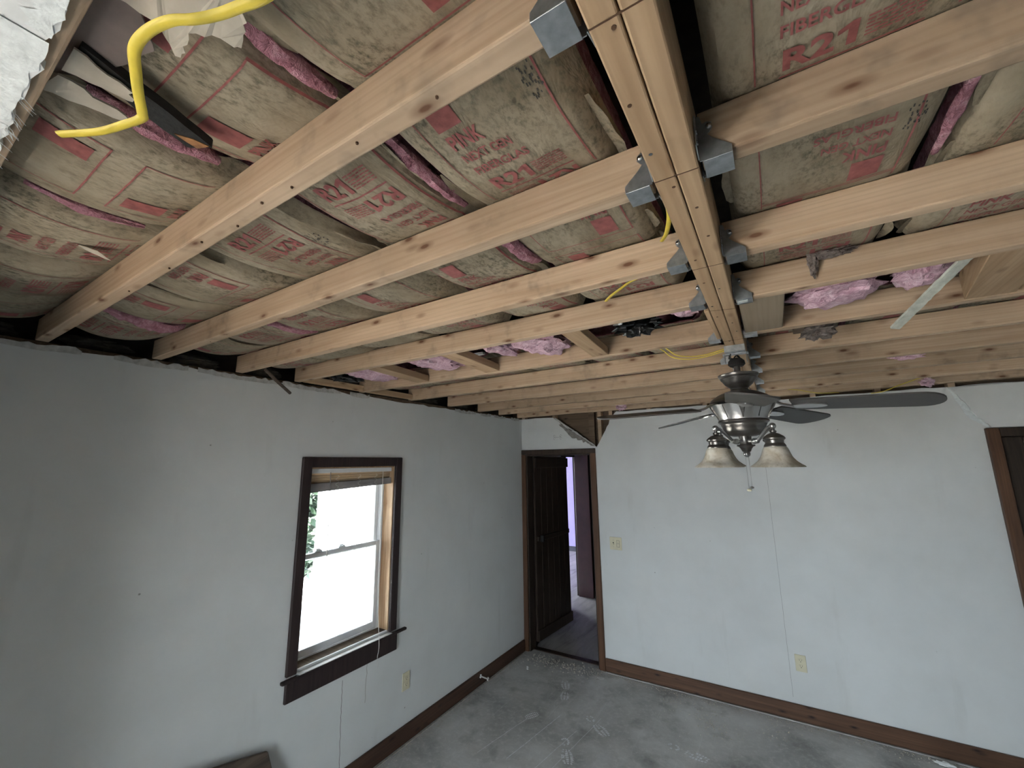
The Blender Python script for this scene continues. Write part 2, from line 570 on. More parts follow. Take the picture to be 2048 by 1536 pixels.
# front wall (far wall with the doors): u=x, v=z
D1 = (0.05, 0.815, 1.985)    # door opening x0,x1,top
D2 = (3.68, 4.44, 2.035)
rt = random.Random(5)
topf = []
xs = XR
while xs > 1.10:
    topf.append((xs, 2.392 + rt.uniform(-0.005, 0.004)))
    xs -= rt.uniform(0.05, 0.12)
notch = [(1.06, 2.355)] + ragged((1.048, 2.332), (0.985, 2.215), 4, 0.004, rt)[:-1] + ragged((0.985, 2.215), (0.882, 2.05), 4, 0.003, rt) \
    + ragged((0.86, 2.06), (0.42, 2.357), 16, 0.012, rt) + [(0.40, 2.378)]
topl = [(0.30, 2.383), (0.18, 2.386), (0.08, 2.382), (0.0, 2.384)]
outer = [(0, 0), (D1[0], 0), (D1[0], D1[2]), (D1[1], D1[2]), (D1[1], 0), (D2[0], 0), (D2[0], D2[2]), (D2[1], D2[2]), (D2[1], 0), (XR, 0)] + topf + notch + topl
mb = MB().prism([outer], lambda u, v, d: (u, d, v), 0.0, 0.014)
wall_front = tag(mb.build('wall_front', 'wall'), 'white drywall of the door wall with a broken corner above the door', kind='structure')
back = [(-0.2, -0.05), (D1[0], -0.05), (D1[0], D1[2]), (D1[1], D1[2]), (D1[1], -0.05), (D2[0], -0.05), (D2[0], D2[2]), (D2[1], D2[2]), (D2[1], -0.05), (XR+.1, -0.05), (XR+.1, 3.05), (-0.2, 3.05)]
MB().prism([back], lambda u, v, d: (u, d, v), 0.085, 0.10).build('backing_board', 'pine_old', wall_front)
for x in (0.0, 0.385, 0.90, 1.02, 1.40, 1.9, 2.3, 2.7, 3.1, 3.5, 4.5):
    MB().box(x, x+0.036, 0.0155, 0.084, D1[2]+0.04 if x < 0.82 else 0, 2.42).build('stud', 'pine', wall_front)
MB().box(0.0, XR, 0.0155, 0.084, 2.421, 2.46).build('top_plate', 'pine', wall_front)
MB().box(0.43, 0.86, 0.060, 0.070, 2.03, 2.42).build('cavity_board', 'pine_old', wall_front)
MB().box(0.80, 0.86, 0.02, 0.058, 2.03, 2.42).build('cripple', 'pine_old', wall_front)
# torn paper along the lower edge of the broken corner
lo = ragged((0.885, 2.045), (0.60, 2.165), 14, 0.012, rt)
hi = ragged((0.47, 2.315), (0.87, 2.062), 14, 0.004, rt)
lo2 = ragged((0.60, 2.165), (0.47, 2.30), 8, 0.006, rt)
MB().prism([lo + lo2[1:] + hi[1:]], FR, 0.0004, 0.003).build('torn_paper', 'tornpaper', wall_front)
MB().prism([ragged((0.42, 2.36), (0.87, 2.055), 18, 0.004, rt) + ragged((0.86, 2.074), (0.43, 2.375), 18, 0.005, rt)], FR, -0.010, 0.006).build('broken_core', 'plaster', wall_front)
# loosened sheet above the right-hand door
cr = ragged((3.487, 2.384), (3.56, 2.27), 4, 0.008, rt) + ragged((3.566, 2.255), (3.578, 2.215), 2, 0.004, rt) + ragged((3.60, 2.17), (3.655, 2.093), 4, 0.006, rt)
MB().prism([cr + [(XR-.01, 2.093), (XR-.01, 2.39)]], FR, 0.0005, 0.016).build('loose_drywall', 'wall', wall_front, bevel=0.002)
lf = [(a[0]-0.03*math.sin(PI*i/len(cr))-0.003, a[1]-0.012*math.sin(PI*i/len(cr))) for i, a in enumerate(cr)]
MB().prism([lf + cr[::-1]], lambda u, v, d: (u, -d, v), 0.0003, 0.0012).build('torn_paper', 'whitetape', wall_front)
# old seam and marks
wall_strip(wall_front, ragged((2.333, 1.86), (2.326, 0.15), 24, 0.0015), 0.0016, FR, 'pencil', 'wall_seam')
wall_strip(wall_front, [(4.02, 0.5), (3.99, 0.2)], 0.05, FR, 'wall', 'scuff', 0.0004)
# corner bead line
wall_strip(wall_left, ragged((-0.006, 2.37), (-0.006, 2.05), 8, 0.001), 0.003, FL, 'crack', 'corner_crack')
# pencilled bone outline above the door
bx, bz = 0.448, 2.165
def arc(cx, cz, r, a0, a1, n=8):
    return [(cx + r*math.cos(math.radians(a0+(a1-a0)*i/n)), cz + r*math.sin(math.radians(a0+(a1-a0)*i/n))) for i in range(n+1)]
wall_strip(wall_front, [(bx-0.032, bz+0.003), (bx, bz-0.002), (bx+0.032, bz+0.003)], 0.0022, FR, 'pencil', 'pencil_doodle', 0.0007)
for sx in (-1, 1):
    for sz in (-1, 1):
        wall_strip(wall_front, arc(bx+sx*0.038, bz+sz*0.013, 0.011, 0, 300), 0.0022, FR, 'pencil', 'pencil_doodle', 0.0007)


# right and back walls, attic deck
wr_ = MB().box(XR, XR+0.15, YB, 0.1, -0.05, 3.05).build('wall_right', 'wall')
tag(wr_, 'off-white side wall beyond the right edge of the view', kind='structure')
ho = [(BWIN[0], BWIN[2]), (BWIN[1], BWIN[2]), (BWIN[1], BWIN[3]), (BWIN[0], BWIN[3])]
wb_ = MB().prism([[(-0.2, -0.05), (XR+.15, -0.05), (XR+.15, 3.05), (-0.2, 3.05)], ho], lambda u, v, d: (u, d, v), YB-0.15, YB).build('wall_back', 'wall')
tag(wb_, 'off-white wall behind the camera with an open doorway', kind='structure')
ad = MB().box(-0.3, XR+0.3, YB-0.2, 0.2, 3.05, 3.10).build('ceiling_attic_deck', 'attic')
tag(ad, 'dark attic boards far above the insulation', kind='structure')
pr_ = MB().box(-0.4, 5.0, YB-0.95, YB-0.16, 2.28, 2.36).build('trim_sun_block', 'attic')  # added out of view: keeps direct sun from entering the back doorway
tag(pr_, 'unseen eave added over the rear doorway to block direct sun', kind='structure')
pd_ = MB().box(-0.4, 5.0, YB-6.0, YB-0.155, -0.16, -0.06).build('floor_bounce_block', 'attic')  # added out of view: dark slab stopping light bounced up from the ground
tag(pd_, 'unseen dark deck added behind the camera to block ground bounce', kind='structure')
pt_ = MB().box(0.0, 0.85, -4.32, -4.20, 0.0, 2.3835).build('wall_partition', 'wall')
tag(pt_, 'stub of partition wall left of the camera against the window wall', kind='structure')
# remaining drywall ceiling on the camera side
rc = random.Random(21)
edge = []
x = -0.0
while x < XR:
    edge.append((x, -4.013 + rc.uniform(-0.006, 0.006)))
    x += rc.uniform(0.012, 0.035)
edge.append((XR, -4.013))
cm = MB()
for (xa_, ya_), (xb_, yb_) in zip(edge[:-1], edge[1:]):
    cm.add([(xa_, ya_, 2.384), (xb_, yb_, 2.384), (xb_, YB, 2.384), (xa_, YB, 2.384), (xa_, ya_, 2.3965), (xb_, yb_, 2.3965), (xb_, YB, 2.3965), (xa_, YB, 2.3965)],
           [(0, 1, 2, 3), (7, 6, 5, 4), (0, 4, 5, 1)])
ceil = cm.build('ceiling', 'plainwhite')
tag(ceil, 'remaining white ceiling drywall with a torn taped edge overhead', kind='structure')
# rough joint-tape patches and loose threads at its edge
for ti_, (x0, x1, w) in enumerate(((1.20, 1.52, 0.035), (1.53, 1.74, 0.05), (1.75, 1.90, 0.03))):
    tz = 2.3832 - ti_*0.0005
    e1 = ragged((x0, -4.014), (x1, -4.014), 14, 0.004, rc)
    e2 = ragged((x1, -4.014-w), (x0, -4.014-w*0.7), 14, 0.008, rc)
    e2 = e2[::-1]
    tm = MB()
    for q in range(14):
        tm.add([(*e1[q], tz), (*e1[q+1], tz), (*e2[q+1], tz), (*e2[q], tz)], [(0, 1, 2, 3)])
    tm.build('joint_tape', 'whitetape', ceil)
for i in range(34):
    x = rc.uniform(1.30, 1.62)
    L = rc.uniform(0.006, 0.018)
    MB().tube([(x, -4.014, 2.3835), (x-L*.5, -4.008, 2.3815), (x-L, -4.003+rc.uniform(-.004, .006), 2.378)], 0.00045, 4).build('tape_thread', 'whitetape', ceil)

# baseboards, tack strips
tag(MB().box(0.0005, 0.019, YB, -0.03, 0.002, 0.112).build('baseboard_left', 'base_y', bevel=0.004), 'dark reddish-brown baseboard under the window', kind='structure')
tag(MB().box(0.87, D2[0]-0.06, -0.019, -0.0005, 0.004, 0.112).build('baseboard_front', 'base', bevel=0.004), 'brown stained baseboard along the door wall', kind='structure')
tag(MB().box(0.87, D2[0]-0.06, -0.036, -0.022, 0.0005, 0.005).build('trim_1', 'sill'), 'pale thin strip left along the foot of the brown baseboard', kind='structure')
tag(MB().box(0.0225, 0.036, -3.4, -0.08, 0.0005, 0.004).build('trim_2', 'concretecrumb'), 'thin dusty strip at the foot of the left baseboard', kind='structure')

# ------------------------------------------------------------------ window_1
y0, y1, z0, z1 = WIN
w1 = thing('window_1', (0, (y0+y1)/2, z0), 'double-hung window in dark wood casing with raised blind', None, kind='structure')
cw = 0.058
MB().box(0.0005, 0.021, y0-cw, y0+0.003, z0-0.012, z1+cw).build('casing_board', 'darktrim', w1, bevel=0.004)
MB().box(0.0005, 0.021, y1-0.003, y1+cw, z0-0.012, z1+cw).build('casing_board', 'darktrim', w1, bevel=0.004)
MB().box(0.0005, 0.0205, y0-cw+0.002, y1+cw-0.002, z1-0.003, z1+cw+0.001).build('casing_board', 'darktrim', w1, bevel=0.004)
MB().box(-0.09, 0.045, y0+0.001, y1-0.001, z0-0.028, z0-0.012).build('stool', 'sill', w1, bevel=0.003)
MB().box(0.0215, 0.048, y0-0.095, y1+0.13, z0-0.032, z0-0.0135).build('stool_nose', 'darktrim', w1, bevel=0.006, segs=2)
MB().box(0.0005, 0.018, y0-0.055, y1+0.07, z0-0.145, z0-0.034).build('apron', 'darktrim', w1, bevel=0.004)
for (a, b) in ((y0+0.001, y0+0.010), (y1-0.010, y1-0.001)):
    MB().box(-0.095, 0.0, a, b, z0-0.010, z1-0.001).build('jamb', 'jambwood', w1)
MB().box(-0.095, 0.0, y0+0.011, y1-0.011, z1-0.011, z1-0.001).build('head_jamb', 'jambwood', w1)
# vinyl frame
def frame(mb, x0, x1, ya, yb, za, zb, w, wb=None):
    wb = wb or w
    mb.box(x0, x1, ya, ya+w, za, zb).box(x0, x1, yb-w, yb, za, zb).box(x0, x1, ya+w, yb-w, za, za+wb).box(x0, x1, ya+w, yb-w, zb-w, zb)
    return mb
zm = 1.335
frame(MB(), -0.155, -0.096, y0+0.001, y1-0.001, z0-0.02, z1-0.001, 0.026, 0.03).build('outer_frame', 'vinyl', w1, bevel=0.002)
lo_s = frame(MB(), -0.120, -0.0965, y0+0.028, y1-0.028, z0+0.012, zm+0.028, 0.03, 0.04).build('lower_sash', 'vinyl', w1, bevel=0.003)
up_s = frame(MB(), -0.150, -0.126, y0+0.028, y1-0.028, zm-0.015, z1-0.029, 0.03).build('upper_sash', 'vinyl', w1, bevel=0.003)
MB().box(-0.110, -0.107, y0+0.058, y1-0.058, z0+0.052, zm-0.002).build('pane', 'glass', lo_s)
MB().box(-0.140, -0.137, y0+0.058, y1-0.058, zm+0.015, z1-0.059).build('pane', 'glass', up_s)
for yy in (-2.37, -2.20):
    k = MB().box(-0.121, -0.098, yy-0.026, yy+0.026, zm+0.0285, zm+0.036)
    k.lathe([(0.0, 0.014), (0.012, 0.013), (0.014, 0.0)], (-0.110, yy, zm+0.036), 12)
    k.box(-0.108, -0.088, yy-0.006, yy+0.012, zm+0.038, zm+0.045)
    k.build('sash_lock', 'vinyl', w1, bevel=0.001)

# raised blind
bl = thing('window_blind', (-0.045, (y0+y1)/2, 1.73), 'raised tan slatted blind bunched at the window head', 'blind')
MB().box(-0.068, -0.018, y0+0.012, y1-0.012, z1-0.040, z1-0.012).build('headrail', 'vinyl', bl, bevel=0.002)
ya, yb = y0+0.016, y1-0.016
def zlow(y):  # the bundle hangs a little lower on the left
    return (y-ya)/(yb-ya)*0.030
rb = random.Random(4)
for i in range(4):
    zt, zb_ = z1-0.038-i*0.0165, z1-0.038-(i+1)*0.0165-0.002
    p = [(-0.046, ya, zb_), (-0.028, ya, zt), (-0.028, yb, zt+0.004*i), (-0.046, yb, zb_+0.004*(i+1))]
    q = [(a-0.002, b, c+0.0025) for a, b, c in p]
    MB().add(p+q, [(0, 1, 2, 3), (7, 6, 5, 4), (0, 4, 5, 1), (1, 5, 6, 2), (2, 6, 7, 3), (3, 7, 4, 0)]).build('slat', 'slat', bl)
for i in range(12):
    zc = z1-0.108-i*0.0044
    dx = rb.uniform(-0.002, 0.002)
    p = [(-0.070+dx, ya, zc), (-0.016+dx, ya, zc), (-0.016+dx, yb, zc+0.018+0.0010*i), (-0.070+dx, yb, zc+0.018+0.0010*i)]
    q = [(a, b, c+0.0038) for a, b, c in p]
    MB().add(p+q, [(0, 1, 2, 3), (7, 6, 5, 4), (0, 4, 5, 1), (1, 5, 6, 2), (2, 6, 7, 3), (3, 7, 4, 0)]).build('slat', 'slatgrey', bl)
for yy in (-2.33, -2.16, -2.02):
    pts = [(-0.0145, yy+0.012*math.sin(k*1.7), z1-0.055-k*0.009) for k in range(11)]
    MB().tube(spline(pts, 3), 0.0011, 5).build('ladder_cord', 'cord', bl)
MB().tube([(-0.012, -2.384, z1-0.035), (-0.012, -2.379, 1.6), (-0.012, -2.372, 1.335)], 0.0026, 6).build('tilt_wand', 'wand', bl)
MB().tube(spline([(-0.014, -1.958, z1-0.035), (-0.012, -1.957, 1.5), (-0.010, -1.955, 1.0), (0.05, -1.985, 0.762), (0.056, -1.99, 0.70), (0.056, -1.998, 0.66), (0.056, -1.99, 0.60)], 6), 0.0018, 6).build('lift_cord', 'cord', bl)

# ------------------------------------------------------------------ door_1 (to the hall) and its casing
tr1 = thing('trim_3', (0.4, 0, 0), 'brown stained casing around the open corner doorway', None, kind='structure')
MB().box(D1[1]-0.004, 0.868, -0.020, -0.0005, 0.0, 2.036).build('casing_board', 'casing', tr1, bevel=0.004)
MB().box(0.002, D1[0]+0.004, -0.020, -0.0005, 0.0, 1.984).build('casing_board', 'casing', tr1, bevel=0.004)
MB().box(0.002, 0.867, -0.021, -0.0005, 1.9845, 2.036).build('casing_board', 'doorwood', tr1, bevel=0.004)
MB().box(D1[1]-0.018, D1[1]-0.0045, 0.0, 0.12, 0.0, 1.97).build('jamb', 'doorwood', tr1)
MB().box(D1[0]+0.0045, D1[0]+0.018, 0.0, 0.12, 0.0, 1.97).build('jamb', 'doorwood', tr1)
MB().box(D1[0]+0.0045, D1[1]-0.0045, 0.0, 0.12, 1.9705, 1.984).build('head_jamb', 'doorwood', tr1)
MB().box(D1[0]+0.019, D1[1]-0.019, 0.055, 0.12, -0.0, 0.008).build('threshold', 'doorwood', tr1)
d1 = thing('door_1', (0.085, 0.125, 0.03), 'dark plank door standing open into the hall', None, kind='structure')
hx, hy, tx, ty = 0.076, 0.125, 0.135, 0.86
dl = math.hypot(tx-hx, ty-hy)
DM = Matrix.Translation((hx, hy, 0)) @ Matrix.Rotation(math.atan2(ty-hy, tx-hx), 4, 'Z')
np_ = 6
for i in range(np_):
    a = dl*i/np_
    MB().box(a+0.0015, a+dl/np_-0.0015, -0.012, 0.012, 0.05, 1.965, DM).build('plank', 'doorwood', d1, bevel=0.003)
MB().box(0.0, dl, -0.033, -0.0125, 0.055, 0.16, DM).build('bottom_rail', 'doorwood', d1, bevel=0.004)
MB().box(0.02, dl-0.02, -0.033, -0.0125, 1.05, 1.10, DM).build('ledge', 'doorwood', d1, bevel=0.004)
MB().box(0.05, 0.085, -0.075, -0.0335, 1.04, 1.11, DM).build('handle_block', 'fanblack', d1, bevel=0.006)
MB().box(0.0, dl, -0.033, -0.0125, 1.84, 1.95, DM).build('top_rail', 'doorwood', d1, bevel=0.004)
for zz in (0.3, 1.7):
    MB().box(-0.012, 0.02, -0.016, -0.0125, zz, zz+0.09, DM).build('hinge', 'doorwood', d1)

# door_2 closed door at the right
tr2 = thing('trim_4', (3.65, 0, 0), 'brown stained casing around the closed door at the right edge', None, kind='structure')
MB().box(3.622, D2[0]+0.004, -0.037, -0.0005, 0.0, 2.09).build('casing_board', 'casing', tr2, bevel=0.004)
MB().box(D2[1]-0.004, D2[1]+0.055, -0.037, -0.0005, 0.0, 2.09).build('casing_board', 'casing', tr2, bevel=0.004)
MB().box(D2[0]+0.0045, D2[1]-0.0045, -0.037, -0.0005, D2[2]-0.003, 2.09).build('casing_board', 'doorwood', tr2, bevel=0.004)
d2 = thing('door_2', (4.06, 0.03, 0.01), 'dark brown plank door closed at the right edge', None, kind='structure')
for i in range(7):
    a = D2[0]+0.006 + i*(D2[1]-D2[0]-0.012)/7
    MB().box(a+0.001, a+0.1065, 0.012, 0.045, 0.01, D2[2]-0.006).build('plank', 'doorwood', d2, bevel=0.004)

MB().box(3.55, 4.6, 0.105, 0.13, -0.05, 2.3).build('leak_block_panel', 'attic', d2)  # added unseen panel, stops sky light leaking through the door gaps

# ------------------------------------------------------------------ hall and lavender room beyond
hf = MB().box(-0.19, 1.3, 0.061, 2.4, -0.05, -0.002).build('floor_hall', 'hallfloor')
tag(hf, 'dusty pale floorboards of the hall beyond the open door', kind='structure')
pf = MB().box(-4.0, -0.191, 1.42, 4.8, -0.05, -0.002).build('floor_lavender_room', 'hallfloor')
tag(pf, 'bright pale floor of the lavender room beyond the hall', kind='structure')
hw = thing('wall_hall', (0.4, 2.0, 0), 'dark walls of the narrow hall', None, kind='structure')
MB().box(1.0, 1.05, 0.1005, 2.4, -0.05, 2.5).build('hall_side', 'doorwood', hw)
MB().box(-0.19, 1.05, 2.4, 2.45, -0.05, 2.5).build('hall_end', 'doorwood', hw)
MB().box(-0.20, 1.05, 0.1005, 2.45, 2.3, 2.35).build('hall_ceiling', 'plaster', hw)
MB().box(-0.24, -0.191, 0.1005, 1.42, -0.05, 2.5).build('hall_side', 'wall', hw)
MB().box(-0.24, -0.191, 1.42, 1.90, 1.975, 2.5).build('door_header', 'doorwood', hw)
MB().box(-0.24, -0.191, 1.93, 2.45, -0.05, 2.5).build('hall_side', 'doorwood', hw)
bj = MB().box(-0.205, 0.02, 1.90, 1.928, -0.002, 2.02).build('trim_5', 'burgundy', bevel=0.004)
tag(bj, 'burgundy painted door edge standing at the end of the hall', kind='structure')
pw = thing('wall_lavender', (-2, 4.75, 0), 'lavender painted wall of the far room', None, kind='structure')
MB().box(-4.05, 0.1, 4.73, 4.80, -0.05, 2.6).build('painted_wall', 'purple', pw)
MB().box(-0.24, -0.195, 2.455, 4.73, -0.05, 2.6).build('painted_wall', 'purple', pw)
ho = [(PWIN[0], PWIN[2]), (PWIN[1], PWIN[2]), (PWIN[1], PWIN[3]), (PWIN[0], PWIN[3])]
MB().prism([[(1.302, -0.05), (4.8, -0.05), (4.8, 2.6), (1.302, 2.6)], ho], lambda u, v, d: (d, u, v), -4.08, -4.0).build('painted_wall', 'purple', pw)
MB().box(-4.08, -0.19, 1.302, 4.8, 2.6, 2.65).build('room_ceiling', 'plaster', pw)
MB().box(-4.0, -0.25, 4.70, 4.729, -0.0, 0.10).build('baseboard', 'darkbase', pw)

# outside: white siding of the neighbouring wing, lawn, tree
wing = thing('house_wing', (-3, 1.3, -3), 'sunlit white sided house wing seen through the window', 'house')
for i in range(34):
    zz = -3.0 + i*0.17
    p = [(-5.5, 1.275, zz), (-0.26, 1.275, zz), (-0.26, 1.29, zz+0.169), (-5.5, 1.29, zz+0.169)]
    q = [(a, 1.298, c) for a, b, c in p]
    MB().add(p+q, [(0, 1, 2, 3), (7, 6, 5, 4), (0, 4, 5, 1), (1, 5, 6, 2), (2, 6, 7, 3), (3, 7, 4, 0)]).build('siding_board', 'siding', wing)
MB().box(-5.58, -5.5, 1.26, 1.298, -3.0, 2.8).build('corner_board', 'siding', wing)
fd = MB().box(-0.16, XR+0.15, YB-0.15, 0.1, -2.999, -0.06).box(-0.24, 1.05, 0.1005, 2.45, -2.999, -0.06)
tag(fd.build('wall_foundation', 'siding'), 'white sided lower storey of the house below the room', kind='structure')
gr = MB().box(-40, 40, -40, 40, -3.1, -3.0)
tag(gr.build('ground', 'lawn'), 'pale gravel yard outside below the window', kind='structure')
tree = thing('tree', (-9.2, 2.2, -3.0), 'leafy green tree outside beyond the white wing', 'tree')
MB().tube(spline([(-9.2, 2.2, -3.0), (-9.15, 2.25, -1.2), (-9.25, 2.2, 0.4), (-9.2, 2.1, 2.2)], 5), [0.16-0.006*i for i in range(16)], 8).build('trunk', 'bark', tree)
rl = random.Random(9)
lv = MB()
for i in range(5200):
    while True:
        p = Vector((rl.uniform(-1, 1), rl.uniform(-1, 1), rl.uniform(-1, 1)))
        if 0.35 < p.length < 1:
            break
    c = Vector((-9.2, 2.1, 1.0)) + Vector((p.x*1.9, p.y*1.9, p.z*2.6))
    a = Vector((rl.uniform(-1, 1), rl.uniform(-1, 1), rl.uniform(-1, 1))).normalized()*rl.uniform(.10, .20)
    b = a.cross(Vector((rl.uniform(-1, 1), rl.uniform(-1, 1), rl.uniform(-1, 1)))).normalized()*0.075
    lv.add([c-a, c+b, c+a, c-b], [(0, 1, 2, 3)])
o = lv.build('foliage', 'leaf', tree)
o['kind'] = 'stuff'

# ------------------------------------------------------------------ beam
BX0, BX1, BZ = 2.270, 2.345, 2.391
beam = thing('ceiling_beam', (2.3075, -2.5, BZ), 'doubled timber beam running overhead from the camera to the door wall', 'beam')
for (a, b) in ((BX0, 2.3065), (2.3085, BX1)):
    m = MB()
    N = 30
    for i in range(N):
        ya_, yb_ = -4.5 + 4.45*i/N, -4.5 + 4.45*(i+1)/N
        pass
    m.box(a, b, -4.5, -0.05, BZ, BZ+0.14)
    m.build('ply', 'pine_y', beam, bevel=0.003, segs=2)
for yy, sl in ((-3.687, 0), (-3.370, 0), (-2.958, 0), (-2.60, -0.02), (-2.17, 0)):
    MB().add([(BX0+.001, yy, BZ-0.0004), (BX1-.001, yy-sl, BZ-0.0004), (BX1-.001, yy-sl+0.0022, BZ-0.0004), (BX0+.001, yy+0.0022, BZ-0.0004),
              (BX0+.001, yy, BZ+0.001), (BX1-.001, yy-sl, BZ+0.001), (BX1-.001, yy-sl+0.0022, BZ+0.001), (BX0+.001, yy+0.0022, BZ+0.001)],
             [(0, 1, 2, 3), (7, 6, 5, 4), (0, 4, 5, 1), (1, 5, 6, 2), (2, 6, 7, 3), (3, 7, 4, 0)]).build('saw_line', 'sawline', beam)
rn = random.Random(31)
for i in range(16):
    yy = -3.8 + i*0.115 + rn.uniform(-.03, .03)
    xx = rn.choice((2.288, 2.327)) + rn.uniform(-.01, .01)
    MB().lathe([(0.0001, -0.0008), (0.0032, -0.0006), (0.0034, 0.0008)], (xx, yy, BZ), 8).build('nail_head', rn.choice(['sawline', 'nail']), beam)

# ------------------------------------------------------------------ joists
JZ, JD, JW = 2.397, 0.089, 0.038
LJ = [-4.016, -3.706, -3.344, -2.984, -2.653, -2.185, -1.722, -1.330, -0.93, -0.505, -0.055]
LJ[7] = -1.25
LJ[8] = -0.80
LJ[9] = -0.43
RJ = [-4.016, -3.70, -3.358, -2.968, -2.638, -2.205, -1.781, -1.373, -0.947, -0.52, -0.16]


def joist(name, x0, x1, yc, mat, label, group, bow=0.0, seed=0):
    rr = random.Random(seed)
    n = 26
    bm_ = MB()
    prof = []
    h, w, c = JD, JW/2, 0.0035
    sec = [(-w+c, 0), (w-c, 0), (w-0.001, c*.3), (w, c), (w, h-c), (w-c, h), (-w+c, h), (-w, h-c), (-w, c), (-w+0.001, c*.3)]
    ph = rr.uniform(0, 6)
    vs = []
    for i in range(n+1):
        t = i/n
        x = x0+(x1-x0)*t
        dy = 0.0025*math.sin(ph+t*5) + bow*math.sin(PI*t)
        dz = 0.002*math.sin(ph*2+t*4)
        wane = 0.006*max(0, noise.noise((x*2.2, yc*9, 3.1)))
        for k, (a, b) in enumerate(sec):
            aa, bb = a, b
            if k in (0, 9, 8):
                aa += wane*(0.8 if k == 0 else 0)
                bb += wane*(0.9 if k == 8 else 0.2)
            vs.append((x, yc+dy+aa, JZ+dz+bb))
    m = len(sec)
    fs = []
    for i in range(n):
        for k in range(m):
            fs.append((i*m+k, i*m+(k+1) % m, (i+1)*m+(k+1) % m, (i+1)*m+k))
    fs += [tuple(range(m)), tuple(n*m+k for k in range(m))[::-1]]
    bm_.add(vs, fs)
    o = bm_.build(name, mat, smooth=False)
    tag(o, label, 'joist', group)
    return o


ljo = []
for i, yc in enumerate(LJ):
    if i == 0:
        lab = 'joist at the upper left half covered by white ceiling drywall'
    elif i == len(LJ)-1:
        lab = 'last pine joist on the window side, lying along the door wall'
    else:
        lab = 'pine ceiling joist between window wall and beam, %s from the camera' % ORD[i-1]
    x1 = XR - 0.001 if i == 0 else BX0-0.006
    if i == 0:
        x1 = BX0-0.006
    ljo.append(joist('ceiling_joist', -0.012, x1, yc, 'pine', lab, 'joists on the window side', seed=i+1))
rjo = []
for i, yc in enumerate(RJ):
    if i < 2:
        continue
    lab = 'pine ceiling joist right of the beam, %s from the camera' % ORD[i-2]
    if i == len(RJ)-1:
        lab = 'last pine joist right of the beam, just above the door wall'
    rjo.append(joist('ceiling_joist', BX1+0.006, XR-0.002, yc, 'pine', lab, 'joists right of the beam', seed=40+i))
# nails left from the ceiling board in joist undersides
for jo, yc, xs_ in ((ljo[1], LJ[1], (0.9, 1.15, 1.35, 1.5, 1.6, 1.72, 1.9, 2.05)), (ljo[2], LJ[2], (0.5, 0.65, 0.8, 1.0, 1.3)), (ljo[0], LJ[0], (1.25, 1.38, 1.52, 1.66, 1.8)), (ljo[3], LJ[3], (0.8, 1.2, 1.6))):
    for xx in xs_:
        MB().lathe([(0.0001, -0.002), (0.0022, -0.0018), (0.0026, 0.002)], (xx+rn.uniform(-.02, .02), yc+rn.uniform(-.008, .012), JZ), 6).build('nail_head', 'sawline', jo)

# ------------------------------------------------------------------ joist hangers
def hanger(side, yc, label):
    """side -1: joist lies on the -x side of the beam, +1: on the +x side"""
    fx = BX0 if side < 0 else BX1
    t = thing('joist_hanger', (fx, yc, JZ), label, 'bracket', 'joist hangers on the beam')
    w = JW/2 + 0.0045
    prof = [(0.003, 0.0), (0.052, -0.0), (0.052, 0.012), (0.026, 0.036), (0.018, 0.046), (0.022, 0.049), (0.027, 0.056), (0.026, 0.066), (0.018, 0.070), (0.012, 0.068), (0.009, 0.084), (0.003, 0.086)]
    th = 0.0016
    for sy in (-1, 1):
        fn = lambda u, v, d, sy=sy: (fx+side*u, yc+sy*(w+d), JZ-0.006+v)
        MB().prism([prof], fn, 0.0, th).build('side_plate', 'galv', t)
        # face flange on the beam
        fl = [(0.0, 0.004), (0.030, 0.012), (0.030, 0.055), (0.016, 0.078), (0.0, 0.084)]
        fn2 = lambda u, v, d, sy=sy: (fx+side*(0.0012+d), yc+sy*(w+u), JZ-0.006+v)
        MB().prism([fl], fn2, 0.0, th).build('face_flange', 'galv', t)
        for (u, v) in ((0.0215, 0.060),):
            mm = Matrix.Translation((fx+side*u, yc+sy*(w+th), JZ-0.006+v)) @ Matrix.Rotation(-sy*PI/2, 4, 'X')
            MB().lathe([(0.0001, 0.0042), (0.003, 0.0036), (0.0052, 0.0015), (0.0056, 0.0)], (0, 0, 0), 10, mat=mm).build('nail', 'nail', t, smooth=True)
        for v in (0.025, 0.045):
            mm = Matrix.Translation((fx+side*0.0028, yc+sy*(w+0.016), JZ-0.006+v)) @ Matrix.Rotation(side*PI/2, 4, 'Y')
            MB().lathe([(0.0001, 0.0025), (0.0042, 0.0018), (0.005, 0.0)], (0, 0, 0), 8, mat=mm).build('nail', 'nail', t, smooth=True)
    xa, xb = sorted((fx+side*0.008, fx+side*0.052))
    MB().box(xa, xb, yc-w-th, yc+w+th, JZ-0.0078, JZ-0.006).build('seat', 'galv', t, bevel=0.0005)
    return t


for i in range(1, 9):
    hanger(-1, LJ[i], 'galvanised hanger on the window side of the beam, %s from the camera' % ORD[i-1])
for i in range(2, 10):
    hanger(1, RJ[i], 'galvanised hanger on the right side of the beam, %s from the camera' % ORD[i-2])
# sticker tags on two hangers
tg = MB().box(BX1+0.010, BX1+0.038, RJ[4]-0.012, RJ[4]+0.010, JZ-0.0092, JZ-0.0079).build('price_label', 'whitetape')
tag(tg, 'small white sticker under the third hanger right of the beam', 'sticker')

# ------------------------------------------------------------------ insulation batts
def bay(y, js):
    for a, b in zip(js[:-1], js[1:]):
        if a <= y <= b:
            return a, b
    return None


